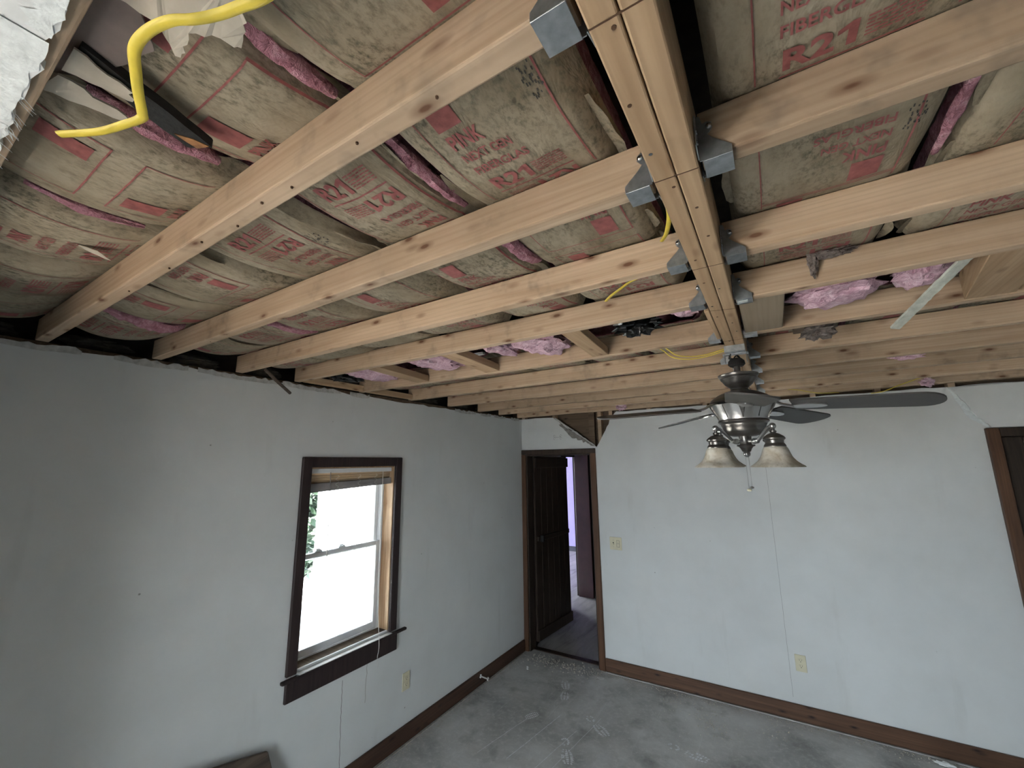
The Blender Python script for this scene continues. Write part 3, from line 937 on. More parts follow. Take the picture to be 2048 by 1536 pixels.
def make_zp(js, seed, amp):
    def zp(x, y, u):
        """height of the paper facing; u in -1..1 across the batt"""
        bb = bay(y, js)
        s = 0.0
        if bb:
            a, b = bb[0]+JW/2, bb[1]-JW/2
            t = min(1, max(0, (y-a)/(b-a)))
            k = 0.65 + 0.9*(noise.noise((seed*3.7, bb[0]*5.1, 0.3))*0.5+0.5)
            s = amp*k*(max(0.0, math.sin(PI*t))**0.75 if 0 < t < 1 else 0)
        z = JZ+JD+0.006 - s
        e = abs(u)
        z += 0.042*max(0, e-0.80)**2/0.04
        z -= 0.006*(1-u*u)*(1 if s > 0 else 0)
        wr = noise.noise((x*9+seed*5, y*4.0, seed))*0.006 + noise.noise((x*34+seed, y*9, 2.2))*0.0022
        return max(z + wr*(0.25 + 0.75*min(1, s/0.012)), JZ+JD+0.0015-s*1.25)
    return zp


_text_cache = {}


def text_verts(s, off=0.0):
    k = (s, off)
    if k in _text_cache:
        return _text_cache[k]
    cu = bpy.data.curves.new('t', 'FONT')
    cu.body = s
    cu.offset = off
    cu.space_character = 1.0
    cu.resolution_u = 3
    o = bpy.data.objects.new('t', cu)
    COL.objects.link(o)
    dg = bpy.context.evaluated_depsgraph_get()
    me = bpy.data.meshes.new_from_object(o.evaluated_get(dg))
    bpy.data.objects.remove(o)
    bm = bmesh.new()
    bm.from_mesh(me)
    bmesh.ops.remove_doubles(bm, verts=bm.verts, dist=1e-4)
    bmesh.ops.triangulate(bm, faces=bm.faces)
    for _ in range(2):
        lng = [e for e in bm.edges if e.calc_length() > 0.22]
        if lng:
            bmesh.ops.subdivide_edges(bm, edges=lng, cuts=1)
            bmesh.ops.triangulate(bm, faces=[f for f in bm.faces if len(f.verts) > 3])
    xs_ = [v.co.x for v in bm.verts]
    ys_ = [v.co.y for v in bm.verts]
    x0, x1, y0, y1 = min(xs_), max(xs_), min(ys_), max(ys_)
    bm.verts.index_update()
    V = [((v.co.x-x0)/(x1-x0), (v.co.y-y0)/(y1-y0)) for v in bm.verts]
    Fc = [tuple(v.index for v in f.verts) for f in bm.faces]
    bm.free()
    bpy.data.meshes.remove(me)
    bpy.data.curves.remove(cu)
    _text_cache[k] = (V, Fc)
    return V, Fc


def quad_grid(x0, x1, t0, t1, n, m):
    V = [(x0+(x1-x0)*i/n, t0+(t1-t0)*j/m) for j in range(m+1) for i in range(n+1)]
    Fc = [(j*(n+1)+i, j*(n+1)+i+1, (j+1)*(n+1)+i+1, (j+1)*(n+1)+i) for j in range(m) for i in range(n)]
    return V, Fc


def block_shapes():
    """print of half a block in local (s across, t up from the divider)"""
    red, sh = [], []
    def tx(s, a, b, t0, t1, off):
        V, Fc = text_verts(s, off)
        sh.append(([(a+(b-a)*p[0], t0+(t1-t0)*p[1]) for p in V], Fc))
    L = -0.085
    tx('R2', L+0.004, L+0.066, 0.014, 0.058, 0.034)
    one = [(0.40, 0), (0.78, 0), (0.78, 1), (0.52, 1), (0.0, 0.80), (0.0, 0.60), (0.40, 0.72)]
    tri = tessellate_polygon([[Vector((p[0], p[1], 0)) for p in one]])
    sh.append(([(L+0.068+0.030*p[0], 0.014+0.044*p[1]) for p in one], [tuple(q) for q in tri]))
    tx('FIBERGLAS', L, L+0.116, 0.080, 0.102, 0.018)
    tx('NEXT GEN', L, L+0.102, 0.118, 0.140, 0.018)
    tx('PINK', L, L+0.068, 0.153, 0.186, 0.024)
    sh.append(quad_grid(L-0.002, L+0.048, 0.198, 0.268, 6, 8))
    for k in range(6):
        t0 = 0.018+k*0.0068
        x = L+0.100
        rr = random.Random(k)
        while x < L+0.160:
            w = rr.uniform(0.006, 0.016)
            sh.append(quad_grid(x, min(x+w, L+0.162), t0, t0+0.0032, 2, 1))
            x += w+0.0022
    return sh


HALF = None


def batt(name, xa, xb, ya, yb, js, label, group, seed, blocks=(), amp=0.022, tabs=(), tufts=(), stamps=(), thin=False):
    global HALF
    if HALF is None:
        HALF = block_shapes()
    xc, hw_ = (xa+xb)/2, (xb-xa)/2
    t = thing(name, (xc, (ya+yb)/2, JZ+JD), label, 'insulation', group)
    zp = make_zp(js, seed, amp)
    nx, ny = 18, max(6, int((yb-ya)/0.022))
    wob = lambda y, sd: 0.006*noise.noise((y*3.0, seed*2.2, sd))
    V = []
    for j in range(ny+1):
        y = ya+(yb-ya)*j/ny
        for i in range(nx+1):
            u = -1+2*i/nx
            x = xc+u*hw_ + (wob(y, 1) if u < 0 else wob(y, 2))*abs(u)
            V.append((x, y, zp(x, y, u)))
    Fc = [(j*(nx+1)+i, j*(nx+1)+i+1, (j+1)*(nx+1)+i+1, (j+1)*(nx+1)+i) for j in range(ny) for i in range(nx)]
    m = MB().add(V, Fc)
    # upper side of the sheet, so that the facing has thickness
    n0 = len(V)
    m.add([(a, b, c+0.0012) for a, b, c in V], [tuple(reversed(f)) for f in Fc])
    fo = m.build('kraft_facing', 'kraft', t, smooth=True)
    # pink core
    V = []
    nx2 = 8
    for j in range(ny+1):
        y = ya+(yb-ya)*j/ny
        for i in range(nx2+1):
            u = -1+2*i/nx2
            x = xc+u*(hw_-0.008)
            V.append((x, y, zp(x, y, u)+0.004 + (0.004*noise.noise((x*40, y*40, 1))) ))
        V.append((xc+hw_-0.006+0.004*noise.noise((y*30, 1, 1)), y, JZ+JD+0.10))
        V.append((xc-hw_+0.006-0.004*noise.noise((y*30, 2, 1)), y, JZ+JD+0.10))
    k = nx2+3
    Fc = []
    for j in range(ny):
        for i in range(k):
            a, b = i, (i+1) % k
            Fc.append((j*k+a, j*k+b, (j+1)*k+b, (j+1)*k+a))
    MB().add(V, Fc).build('fiberglass_core', 'pinkdull', t, smooth=True)
    # stapling tabs: narrow curled strips along both long edges
    for sgn in (-1, 1):
        y = ya
        rt_ = random.Random(seed*10+sgn+5)
        while y < yb-0.06:
            L = rt_.uniform(0.10, 0.30)
            y2 = min(yb, y+L)
            if rt_.random() < 0.55:
                n = max(3, int((y2-y)/0.02))
                w = rt_.uniform(0.010, 0.022)
                dr = rt_.uniform(-0.004, 0.014)
                vs = []
                for q in range(n+1):
                    yy = y+(y2-y)*q/n
                    e = max(0.0, math.sin(PI*q/n))**0.6
                    xe = xc+sgn*hw_*0.93
                    z_ = zp(xe, yy, 0.93)
                    ww = w*(0.35+0.65*e)+0.004*noise.noise((yy*25, seed, sgn))
                    for d in (0, 0.5, 1.0):
                        vs.append((xe+sgn*ww*d, yy, z_-0.0015-dr*e*d*d))
                fs = [(q*3+c_, q*3+c_+1, q*3+c_+4, q*3+c_+3) for q in range(n) for c_ in range(2)]
                vs2 = [(a, b, c_+0.0007) for a, b, c_ in vs]
                MB().add(vs, fs).add(vs2, [tuple(reversed(f)) for f in fs]).build('stapling_tab', 'kraft', t, smooth=True)
            y = y2 + rt_.uniform(0.02, 0.12)
    # printed blocks
    def mapped(shapes, nm, mat, yd, rot, dz=0.0022):
        m = MB()
        for V, Fc in shapes:
            P = []
            for s_, t_ in V:
                if rot:
                    x, y = xc+0.008-s_, yd+t_
                else:
                    x, y = xc+0.008+s_, yd-t_
                P.append((x, y, zp(x, y, (x-xc)/hw_)-dz))
            m.add(P, Fc)
        o = m.build(nm, mat, t)
        o['kind'] = 'stuff'
        return o
    for (yd, which) in blocks:
        for rot in (0, 1):
            if which in ('both', 'up' if not rot else 'down'):
                mapped(HALF, 'printed_lettering', 'redink', yd, rot)
        fr_ = []
        a, b, c, d = -0.118, 0.118, -0.285, 0.285
        if which == 'up':
            c = 0.0
        if which == 'down':
            d = 0.0
        fr_.append(quad_grid(a, a+0.0022, c, d, 1, 28))
        fr_.append(quad_grid(b-0.0035, b, c, d, 1, 28))
        if which in ('both', 'up'):
            fr_.append(quad_grid(a, b, d-0.003, d, 16, 1))
        if which in ('both', 'down'):
            fr_.append(quad_grid(a, b, c, c+0.003, 16, 1))
        fr_.append(quad_grid(-0.085, 0.082, -0.002, 0.002, 12, 1))
        mapped(fr_, 'printed_frame', 'redink', yd, 0, 0.0019)
    for (sx, sy) in stamps:
        sh = []
        rr = random.Random(int(sy*1000))
        for q in range(30):
            a = rr.uniform(-0.014, 0.014)
            b = rr.uniform(-0.03, 0.03)
            sh.append(quad_grid(sx-xc-0.008+a, sx-xc-0.008+a+0.0022, -b, -b+rr.uniform(0.003, 0.007), 1, 1))
        mapped(sh, 'printed_stamp', 'blackink', sy, 0, 0.002)
    return t, zp


NEARL = LJ[:5]
FARL = LJ[5:]
NEARR = RJ[:5]
FARR = RJ[5:]
PER = 0.616
lspec = [  # x0, x1, divider phase, label
    (1.868, 2.214, -3.40, 'beside the beam', 0.018),
    (1.556, 1.846, -3.565, 'second from the beam', 0.020),
    (1.136, 1.512, -3.56, 'third from the beam', 0.022),
    (0.738, 1.110, -3.745, 'fourth from the beam', 0.028),
    (0.366, 0.722, -3.74, 'fifth from the beam', 0.034),
    (0.02, 0.350, -3.60, 'nearest the window wall', 0.040)]
for i, (a, b, ph, lab, amp) in enumerate(lspec):
    bl_ = [(ph+PER*k, 'both') for k in range(-1, 2)]
    st = [(2.150, -3.60)] if i == 0 else ([(1.47, -3.50)] if i == 2 else [])
    if i == 4:
        bl_ = [(-3.79, 'both'), (-3.165, 'both')]
    if i == 0:
        bl_ = [(-4.016, 'both'), (-3.40, 'both'), (-2.79, 'both')]
    batt('insulation_batt', a, b, -4.30, LJ[4]+0.03, NEARL, 'brown paper-faced insulation batt with red print, near bays, %s' % lab, 'paper-faced batts on the window side', i+1, bl_, amp, stamps=st)
    batt('insulation_batt', a, b, LJ[5]-0.03, -0.02, FARL, 'paper-faced insulation batt in the far bays by the door wall, %s' % lab, 'paper-faced batts on the window side', i+21, [(-1.95, 'both'), (-1.33, 'both')], amp*0.8)
rspec = [(2.372, 2.722, -3.385, 'beside the beam'), (2.752, 3.106, -3.0, 'second from the beam'), (3.13, 3.49, -3.3, 'third from the beam'),
         (3.51, 3.87, -3.1, 'fourth from the beam'), (3.89, 4.25, -3.2, 'fifth from the beam'), (4.27, 4.60, -3.0, 'against the right wall')]
for i, (a, b, ph, lab) in enumerate(rspec):
    if i == 0:
        bl_ = [(-3.385, 'up'), (-3.30, 'down'), (-2.74, 'both')]
    elif i == 1:
        bl_ = [(-3.19, 'down'), (-2.60, 'up')]
    else:
        bl_ = [(ph, 'both')]
    batt('insulation_batt', a, b, -4.30, RJ[4]+0.02, NEARR, 'brown paper-faced insulation batt right of the beam, near bays, %s' % lab, 'paper-faced batts right of the beam', i+41, bl_, 0.012, stamps=[(2.668, -3.19), (2.69, -3.52)] if i == 0 else [])
    batt('insulation_batt', a, b, RJ[5]-0.02, -0.02, FARR, 'paper-faced insulation batt right of the beam, far bays, %s' % lab, 'paper-faced batts right of the beam', i+61, [(-1.6, 'both')], 0.012)


# ------------------------------------------------------------------ loose fiberglass and scraps
def lump(name, c, s, mat, label, cat, seed, group=None, rough=0.35, seg=(28, 18), freq=2.6):
    m = MB()
    n, k = seg
    V = []
    for j in range(k+1):
        ph = PI*j/k
        for i in range(n):
            th = 2*PI*i/n
            d = Vector((math.sin(ph)*math.cos(th), math.sin(ph)*math.sin(th), math.cos(ph)))
            f = 1 + rough*noise.fractal(d*freq + Vector((seed*7.3, seed*1.9, seed*3.1)), 1.0, 2.0, 4)
            V.append((c[0]+d.x*s[0]*f, c[1]+d.y*s[1]*f, c[2]+d.z*s[2]*f))
    F_ = [(j*n+i, j*n+(i+1) % n, (j+1)*n+(i+1) % n, (j+1)*n+i) for j in range(k) for i in range(n)]
    o = m.add(V, F_).build(name, mat, smooth=True)
    me = o.data
    return tag(o, label, cat, group)


P = 'fiberglass'
lump('fiberglass_wad', (0.36, -2.41, 2.458), (0.13, 0.185, 0.04), 'pink', 'pink fiberglass wad in the opening nearest the window wall', P, 1)
lump('fiberglass_wad', (0.875, -2.42, 2.456), (0.13, 0.185, 0.036), 'pink', 'pink fiberglass roll between the first two short blocks', P, 2)
lump('fiberglass_wad', (1.30, -2.44, 2.47), (0.06, 0.175, 0.034), 'pink', 'small pink fiberglass tuft beside the middle short block', P, 3)
lump('fiberglass_wad', (1.52, -2.39, 2.457), (0.115, 0.18, 0.036), 'pink', 'bright pink fiberglass clump left of the block nearest the beam', P, 4)
lump('fiberglass_wad', (2.175, -2.47, 2.475), (0.06, 0.08, 0.032), 'pink', 'pink fiberglass strip beside the beam above black plastic', P, 5)
lump('fiberglass_wad', (2.63, -2.41, 2.445), (0.115, 0.12, 0.036), 'pink', 'long pink fiberglass roll right of the flat board', P, 6)
lump('fiberglass_wad', (2.835, -2.44, 2.46), (0.062, 0.12, 0.040), 'pink', 'pink fiberglass bulge behind the hanging pale lath', P, 7)
lump('fiberglass_wad', (3.23, -2.40, 2.46), (0.10, 0.12, 0.03), 'dust', 'grey dusty fiberglass right of the wide block', P, 8)
lump('fiberglass_wad', (2.60, -2.10, 2.40), (0.055, 0.06, 0.035), 'dust', 'grey fuzzy fiberglass hanging below the fourth joist right of the beam', P, 9, rough=0.6)
lump('fiberglass_wad', (3.02, -1.32, 2.40), (0.06, 0.03, 0.014), 'pink', 'pale pink tuft stuck under a far joist right of the beam', P, 10, rough=0.6)
lump('fiberglass_wad', (3.33, -0.27, 2.40), (0.035, 0.03, 0.026), 'pink', 'pale pink tuft above the right part of the door wall', P, 11, rough=0.6)
lump('fiberglass_wad', (1.25, -0.30, 2.40), (0.045, 0.04, 0.03), 'pink', 'small pink tuft above the corner doorway', P, 12, rough=0.6)
lump('black_plastic', (1.985, -2.42, 2.445), (0.085, 0.07, 0.030), 'blackplastic', 'crumpled black plastic next to the beam above the fifth joist', 'plastic', 13, rough=0.7, freq=4)
lump('black_plastic', (0.125, -2.43, 2.452), (0.06, 0.12, 0.026), 'blackplastic', 'black crumpled plastic in the corner bay by the window wall', 'plastic', 14, rough=0.6, freq=4)
# visible rolls in the seams between batts
def roll(pts, r0, label, seed, mat='pinkdull'):
    sp_ = spline(pts, 8)
    n = len(sp_)
    m = MB()
    seg = 12
    V = []
    for i, p in enumerate(sp_):
        tt = i/(n-1)
        rr = r0*(0.25+0.75*max(0.0, math.sin(PI*min(1, max(0, tt*0.9+0.05))))**0.6)
        for k in range(seg):
            a = 2*PI*k/seg
            f = rr*1.25*(1+0.45*noise.noise((p.y*26, a*1.3, seed))+0.25*noise.noise((p.y*80, a*2.5, seed)))
            V.append((p.x+math.cos(a)*f, p.y, p.z+0.009+math.sin(a)*f*0.9))
    F_ = [(i*seg+k, i*seg+(k+1) % seg, (i+1)*seg+(k+1) % seg, (i+1)*seg+k) for i in range(n-1) for k in range(seg)]
    return tag(m.add(V, F_).build('fiberglass_roll', mat, smooth=True), label, 'fiberglass')
roll([(1.856, -3.66, 2.487), (1.857, -3.56, 2.477), (1.857, -3.46, 2.474), (1.855, -3.385, 2.484)], 0.011, 'pink fiberglass roll in the seam beside the large red R21 print', 1)
roll([(1.862, -3.30, 2.482), (1.866, -3.22, 2.470), (1.868, -3.14, 2.466), (1.872, -3.06, 2.480)], 0.017, 'short fat pink fiberglass roll in the second bay', 2)
roll([(1.534, -3.95, 2.483), (1.537, -3.86, 2.474), (1.535, -3.76, 2.482)], 0.014, 'dark pink fiberglass roll behind the yellow cable end', 3)
roll([(1.124, -3.95, 2.487), (1.124, -3.85, 2.474), (1.125, -3.75, 2.482)], 0.010, 'thin pink fiberglass fringe in the third seam from the beam', 4)
roll([(0.358, -3.64, 2.478), (0.358, -3.54, 2.458), (0.358, -3.44, 2.452), (0.360, -3.38, 2.475)], 0.024, 'pink fiberglass crescent near the window wall in the first bay', 5)
roll([(0.73, -3.30, 2.480), (0.73, -3.20, 2.462), (0.73, -3.10, 2.462), (0.73, -3.02, 2.480)], 0.016, 'pink fiberglass roll in the second bay toward the window wall', 6)
roll([(2.735, -3.30, 2.492), (2.737, -3.15, 2.487), (2.738, -3.0, 2.492)], 0.008, 'pale pink fringe in the seam right of the beam', 7)
roll([(1.860, -3.90, 2.482), (1.858, -3.82, 2.476), (1.856, -3.73, 2.484)], 0.012, 'deep pink strip in the seam under the torn paper flap', 8)
# dark lumpy fill on the wall plate between joists
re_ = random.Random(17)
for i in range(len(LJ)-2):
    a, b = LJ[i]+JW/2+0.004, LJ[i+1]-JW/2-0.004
    o = lump('eave_fill', (-0.095, (a+b)/2, 2.435), (0.055, (b-a)*0.34, 0.032), 'dark_fluff', None, None, 30+i, rough=0.35)
    tag(o, 'dark lumpy fill on top of the window wall, %s bay from the camera' % ORD[i], 'debris', 'dark fill along the wall top')
# ledger pieces and blocking
def block(x0, x1, y0_, y1_, z0_, z1_, mat, label, skew=0.0):
    vs = [(x0, y0_, z0_), (x1, y0_, z0_), (x1-skew, y1_, z0_), (x0-skew, y1_, z0_), (x0, y0_, z1_), (x1, y0_, z1_), (x1-skew, y1_, z1_), (x0-skew, y1_, z1_)]
    o = MB().add(vs, [(0, 1, 2, 3), (7, 6, 5, 4), (0, 4, 5, 1), (1, 5, 6, 2), (2, 6, 7, 3), (3, 7, 4, 0)]).build('blocking', mat, bevel=0.002)
    return tag(o, label, 'blocking', 'short blocks between joists')
g0, g1 = LJ[4]+JW/2+0.0035, LJ[5]-JW/2-0.0035
block(0.605, 0.695, g0, g1, 2.399, 2.437, 'pine_y', 'short pine block between joists, nearest the window wall', 0.05)
block(1.115, 1.205, g0, g1, 2.399, 2.437, 'pine_y', 'short pine block between joists, middle one of three', 0.04)
block(1.735, 1.815, g0, g1, 2.399, 2.437, 'pine_y', 'short pine block between joists, nearest the beam', 0.03)
block(0.002, 0.040, g0, g1, 2.399, 2.437, 'pine_y', 'short pine nailer along the window wall beside the fourth joist')
block(0.002, 0.040, LJ[5]+JW/2+0.0035, LJ[6]-JW/2-0.0035, 2.399, 2.437, 'pine_y', 'short pine nailer along the window wall beside the fifth joist')
h0, h1 = RJ[4]+JW/2+0.0035, RJ[5]-JW/2-0.0035
block(2.356, 2.482, h0, h1, 2.398, 2.417, 'plywood', 'wide flat board set between joists right beside the beam')
block(2.915, 3.03, h0, h1, 2.399, 2.485, 'pine_y', 'deep wide block between joists right of the hanging lath', -0.06)
block(2.520, 2.556, RJ[5]+JW/2+0.004, RJ[5]+JW/2+0.10, 2.40, 2.47, 'pine_old', 'small old wood stub behind the fourth joist right of the beam')
block(2.252, 2.268, LJ[4]+0.06, LJ[5]-0.03, 2.392, 2.44, 'pine_y', 'short orange pine scrap against the window side of the beam')
wb2 = MB().box(0.80, 1.10, -2.275, -2.25, 2.492, 2.503).build('white_batten', 'vinyl')
tag(wb2, 'white batten lying above the opening between short blocks', 'batten')
# hanging pale lath
m = MB()
A, B = Vector((2.895, -2.56, 2.425)), Vector((2.775, -2.33, 2.312))
d = (B-A).normalized()
s1 = d.cross(Vector((0, 0.3, 1))).normalized()
s2 = d.cross(s1).normalized()
rr = random.Random(2)
N = 30
V = []
for i in range(N+1):
    p = A+(B-A)*i/N
    j1, j2 = rr.uniform(-.0012, .0012), rr.uniform(-.0012, .0012)
    for a, b in ((-0.013+j1, -0.004), (0.013+j2, -0.004), (0.013+j2, 0.004), (-0.013+j1, 0.004)):
        V.append(p+s1*a+s2*b)
F_ = [(i*4+k, i*4+(k+1) % 4, (i+1)*4+(k+1) % 4, (i+1)*4+k) for i in range(N) for k in range(4)] + [(0, 1, 2, 3), (N*4+3, N*4+2, N*4+1, N*4)]
tag(m.add(V, F_).build('hanging_lath', 'greystick'), 'pale grey lath strip dangling below the third joist right of the beam', 'lath')
# white broken chip and dusty hanging tuft
ch = MB().prism([ragged((2.415, 2.418), (2.440, 2.470), 5, .003, rr) + ragged((2.444, 2.474), (2.470, 2.468), 3, .003, rr) + ragged((2.470, 2.465), (2.452, 2.418), 5, .003, rr)], lambda u, v, d: (u, RJ[4]-JW/2-0.02-d+(v-2.418)*-0.3, v+0.066), 0, 0.009).build('drywall_chip', 'greystick')
tag(ch, 'jagged white chip sticking up behind the third joist right of the beam', 'chip')
lump('dust_tuft', (2.555, RJ[4]-JW/2-0.018, 2.462), (0.012, 0.010, 0.042), 'dust', 'grey dust tuft hanging over the third joist right of the beam', 'dust', 51, rough=0.6)
lump('dust_tuft', (2.60, RJ[4]-JW/2-0.022, 2.470), (0.05, 0.014, 0.012), 'dust', 'grey dust pile lying on the third joist right of the beam', 'dust', 52, rough=0.6)
# wooden rod sticking out at the wall top
tag(MB().tube([(0.20, -2.955, 2.392), (0.16, -2.87, 2.35), (0.115, -2.765, 2.302)], 0.0085, 9).build('wooden_rod', 'rod', smooth=True), 'short brown rod poking down from the ceiling edge by the window wall', 'rod')
# charred plank, torn flaps at the upper left
def slab(name, loop, z, th, mat, label, cat, slope=(0, 0), bev=0):
    o = MB().prism([loop], lambda u, v, d: (u, v, z+d+slope[0]*(u-loop[0][0])+slope[1]*(v-loop[0][1])), 0, th).build(name, mat, bevel=bev)
    return tag(o, label, cat)
rr = random.Random(12)
cp = slab('charred_plank', ragged((1.700, -3.985), (1.645, -3.815), 8, .002, rr) + ragged((1.642, -3.812), (1.612, -3.832), 5, .004, rr) + ragged((1.610, -3.836), (1.662, -3.985), 8, .002, rr), 2.434, 0.016, 'char', 'black charred plank end hanging under the insulation', 'plank')
sp_ = MB().prism([[(1.628, -3.860), (1.640, -3.838), (1.644, -3.817), (1.630, -3.822), (1.622, -3.826), (1.624, -3.842)]], lambda u, v, d: (u, v, 2.4325+d), 0, 0.0013).build('splintered_tip', 'splinter', cp)
slab('torn_drywall_scrap', ragged((1.568, -4.00), (1.596, -3.91), 6, .003, rr) + ragged((1.600, -3.895), (1.606, -3.912), 3, .006, rr) + ragged((1.609, -3.915), (1.622, -3.99), 6, .004, rr), 2.431, 0.003, 'tan_paper', 'frayed pale scrap beside the charred plank', 'scrap')
slab('torn_drywall_scrap', ragged((1.64, -3.99), (1.652, -3.925), 5, .003, rr) + ragged((1.655, -3.92), (1.675, -3.925), 3, .007, rr) + ragged((1.676, -3.93), (1.695, -3.99), 5, .003, rr), 2.428, 0.003, 'tan_paper', 'frayed pale scrap lying over the charred plank', 'scrap')
slab('torn_drywall_scrap', ragged((1.60, -3.998), (1.63, -3.968), 5, .002, rr) + ragged((1.64, -3.965), (1.76, -3.93), 8, .003, rr) + ragged((1.77, -3.935), (1.86, -3.998), 8, .003, rr), 2.442, 0.003, 'mauve', 'brownish dusty backing scrap behind the upper left joist', 'scrap')
fl = thing('paper_flap', (1.89, -3.94, 2.42), 'torn beige paper flap hanging around the yellow cable', 'paper')
V2 = ragged((1.80, -4.00), (1.835, -3.955), 5, .002, rr) + ragged((1.838, -3.948), (1.812, -3.922), 5, .002, rr) + ragged((1.818, -3.918), (1.862, -3.925), 5, .003, rr) + \
    ragged((1.868, -3.928), (1.893, -3.905), 4, .002, rr) + ragged((1.898, -3.892), (1.905, -3.887), 2, .002, rr) + ragged((1.915, -3.890), (1.945, -3.900), 4, .003, rr) + [(1.965, -3.93), (1.97, -4.0)]
MB().prism([V2], lambda u, v, d: (u, v, 2.432+d-0.35*(v+4.0)+0.006*math.sin(u*60)), 0, 0.0014).build('torn_sheet', 'tan_paper', fl)
slab('paper_flap', ragged((0.955, -3.83), (0.975, -3.80), 3, .002, rr) + ragged((0.98, -3.795), (0.965, -3.765), 3, .002, rr) + ragged((0.957, -3.775), (0.95, -3.81), 3, .002, rr), 2.458, 0.0012, 'tan_paper', 'tiny beige paper tatter left of the first full joist', 'paper', slope=(0, -0.3))

# ------------------------------------------------------------------ yellow cables
def cable(pts, label, r=0.0032, flat=(1.75, 0.9), n=8):
    return tag(MB().tube(spline(pts, n), r, 10, flat).build('yellow_cable', 'yellow', smooth=True), label, 'cable', 'yellow electrical cables')
cable([(1.602, -3.975, 2.358), (1.653, -3.947, 2.359), (1.700, -3.932, 2.359), (1.728, -3.924, 2.360), (1.7405, -3.927, 2.361), (1.770, -3.940, 2.363), (1.802, -3.952, 2.364), (1.840, -3.964, 2.362), (1.876, -3.964, 2.361), (1.911, -3.956, 2.360), (1.933, -3.944, 2.360), (1.952, -3.934, 2.362), (1.98, -3.925, 2.362), (2.03, -3.912, 2.364), (2.12, -3.90, 2.39), (2.2, -3.9, 2.43)], 'cut yellow cable end hanging at the upper left', r=0.0034)
cable([(2.262, -3.20, 2.458), (2.256, -3.15, 2.448), (2.236, -3.081, 2.448), (2.214, -3.026, 2.460)], 'yellow cable beside the beam in the second bay')
cable([(2.11, -2.86, 2.452), (2.064, -2.826, 2.455), (2.036, -2.813, 2.448), (1.991, -2.768, 2.451), (1.952, -2.708, 2.461)], 'yellow cable crossing the third bay near the beam')
cable([(1.90, -2.06, 2.452), (1.984, -2.03, 2.436), (2.034, -2.01, 2.392), (2.101, -2.0, 2.374), (2.177, -2.0, 2.375), (2.262, -2.01, 2.388)], 'lower of two yellow cables running into the fan box', r=0.0026)
cable([(1.93, -2.08, 2.454), (2.005, -2.045, 2.438), (2.054, -2.025, 2.397), (2.115, -2.015, 2.382), (2.185, -2.015, 2.381), (2.262, -2.025, 2.393)], 'upper of two yellow cables running into the fan box', r=0.0026)
cable([(3.06, -0.10, 2.372), (3.126, -0.15, 2.376), (3.195, -0.22, 2.400), (3.276, -0.27, 2.425), (3.36, -0.30, 2.45)], 'yellow cable end above the door wall near the fan blade tip', r=0.0034)
cable([(2.50, -0.24, 2.445), (2.62, -0.25, 2.42), (2.68, -0.25, 2.400), (2.76, -0.24, 2.384), (2.86, -0.22, 2.383)], 'thin yellow cable above the door wall behind the fan', r=0.0026)

# ------------------------------------------------------------------ ceiling fan
FX, FY = 2.3045, -2.05
fan = thing('ceiling_fan', (FX, FY, 1.78), 'dark nickel ceiling fan with five blades and four glass shades', 'fan')
C0 = (FX, FY, 0)
bx_ = MB().box(FX-0.040, FX+0.040, FY-0.040, FY+0.040, 2.362, 2.3905)
bx_.box(FX-0.050, FX+0.050, FY-0.012, FY+0.012, 2.3545, 2.3615)
bx_.box(FX-0.043, FX-0.041, FY-0.02, FY+0.02, 2.318, 2.362).box(FX+0.041, FX+0.043, FY-0.02, FY+0.02, 2.318, 2.362)
bx_.build('mounting_box', 'galv', fan, bevel=0.002)
wi = MB()
rw = random.Random(8)
for i in range(7):
    a = rw.uniform(0, 6.28)
    p0 = Vector((FX+0.024*math.cos(a), FY+0.024*math.sin(a), 2.358))
    p1 = p0+Vector((rw.uniform(-.012, .012), rw.uniform(-.012, .012), -0.016))
    p2 = Vector((FX+rw.uniform(-.02, .02), FY-0.01+rw.uniform(-.02, .02), 2.328))
    wi.tube(spline([p0, p1, p2], 4), 0.0028, 6)
wi.build('wiring', 'fanblack', fan, smooth=True)
MB().lathe([(0.0001, 2.336), (0.022, 2.336), (0.032, 2.325), (0.034, 2.310), (0.026, 2.302), (0.0001, 2.300)], C0, 24).build('hanger_ball', 'fanblack', fan, smooth=True)
MB().lathe([(0.0125, 2.31), (0.0125, 2.195)], C0, 20).build('downrod', 'nickel', fan, smooth=True)
MB().lathe([(0.0130, 2.262), (0.060, 2.264), (0.074, 2.2665), (0.079, 2.2645), (0.079, 2.259), (0.075, 2.253), (0.071, 2.250), (0.071, 2.246), (0.063, 2.236), (0.054, 2.222), (0.043, 2.212), (0.036, 2.207), (0.034, 2.202), (0.0130, 2.202)], C0, 48).build('canopy', 'nickel', fan, smooth=True)
MB().lathe([(0.0130, 2.203), (0.034, 2.200), (0.037, 2.194), (0.060, 2.188), (0.088, 2.176), (0.108, 2.163), (0.119, 2.153), (0.121, 2.146), (0.116, 2.143), (0.104, 2.142)], C0, 56).build('motor_housing', 'nickel', fan, smooth=True)
MB().lathe([(0.102, 2.142), (0.102, 2.131)], C0, 48).build('motor_gap', 'fanblack', fan, smooth=True)
MB().lathe([(0.103, 2.1315), (0.122, 2.132), (0.124, 2.130), (0.117, 2.118), (0.107, 2.100), (0.099, 2.085), (0.095, 2.073), (0.094, 2.068)], C0, 60).build('fluted_bowl', 'nickel_light', fan, smooth=True)
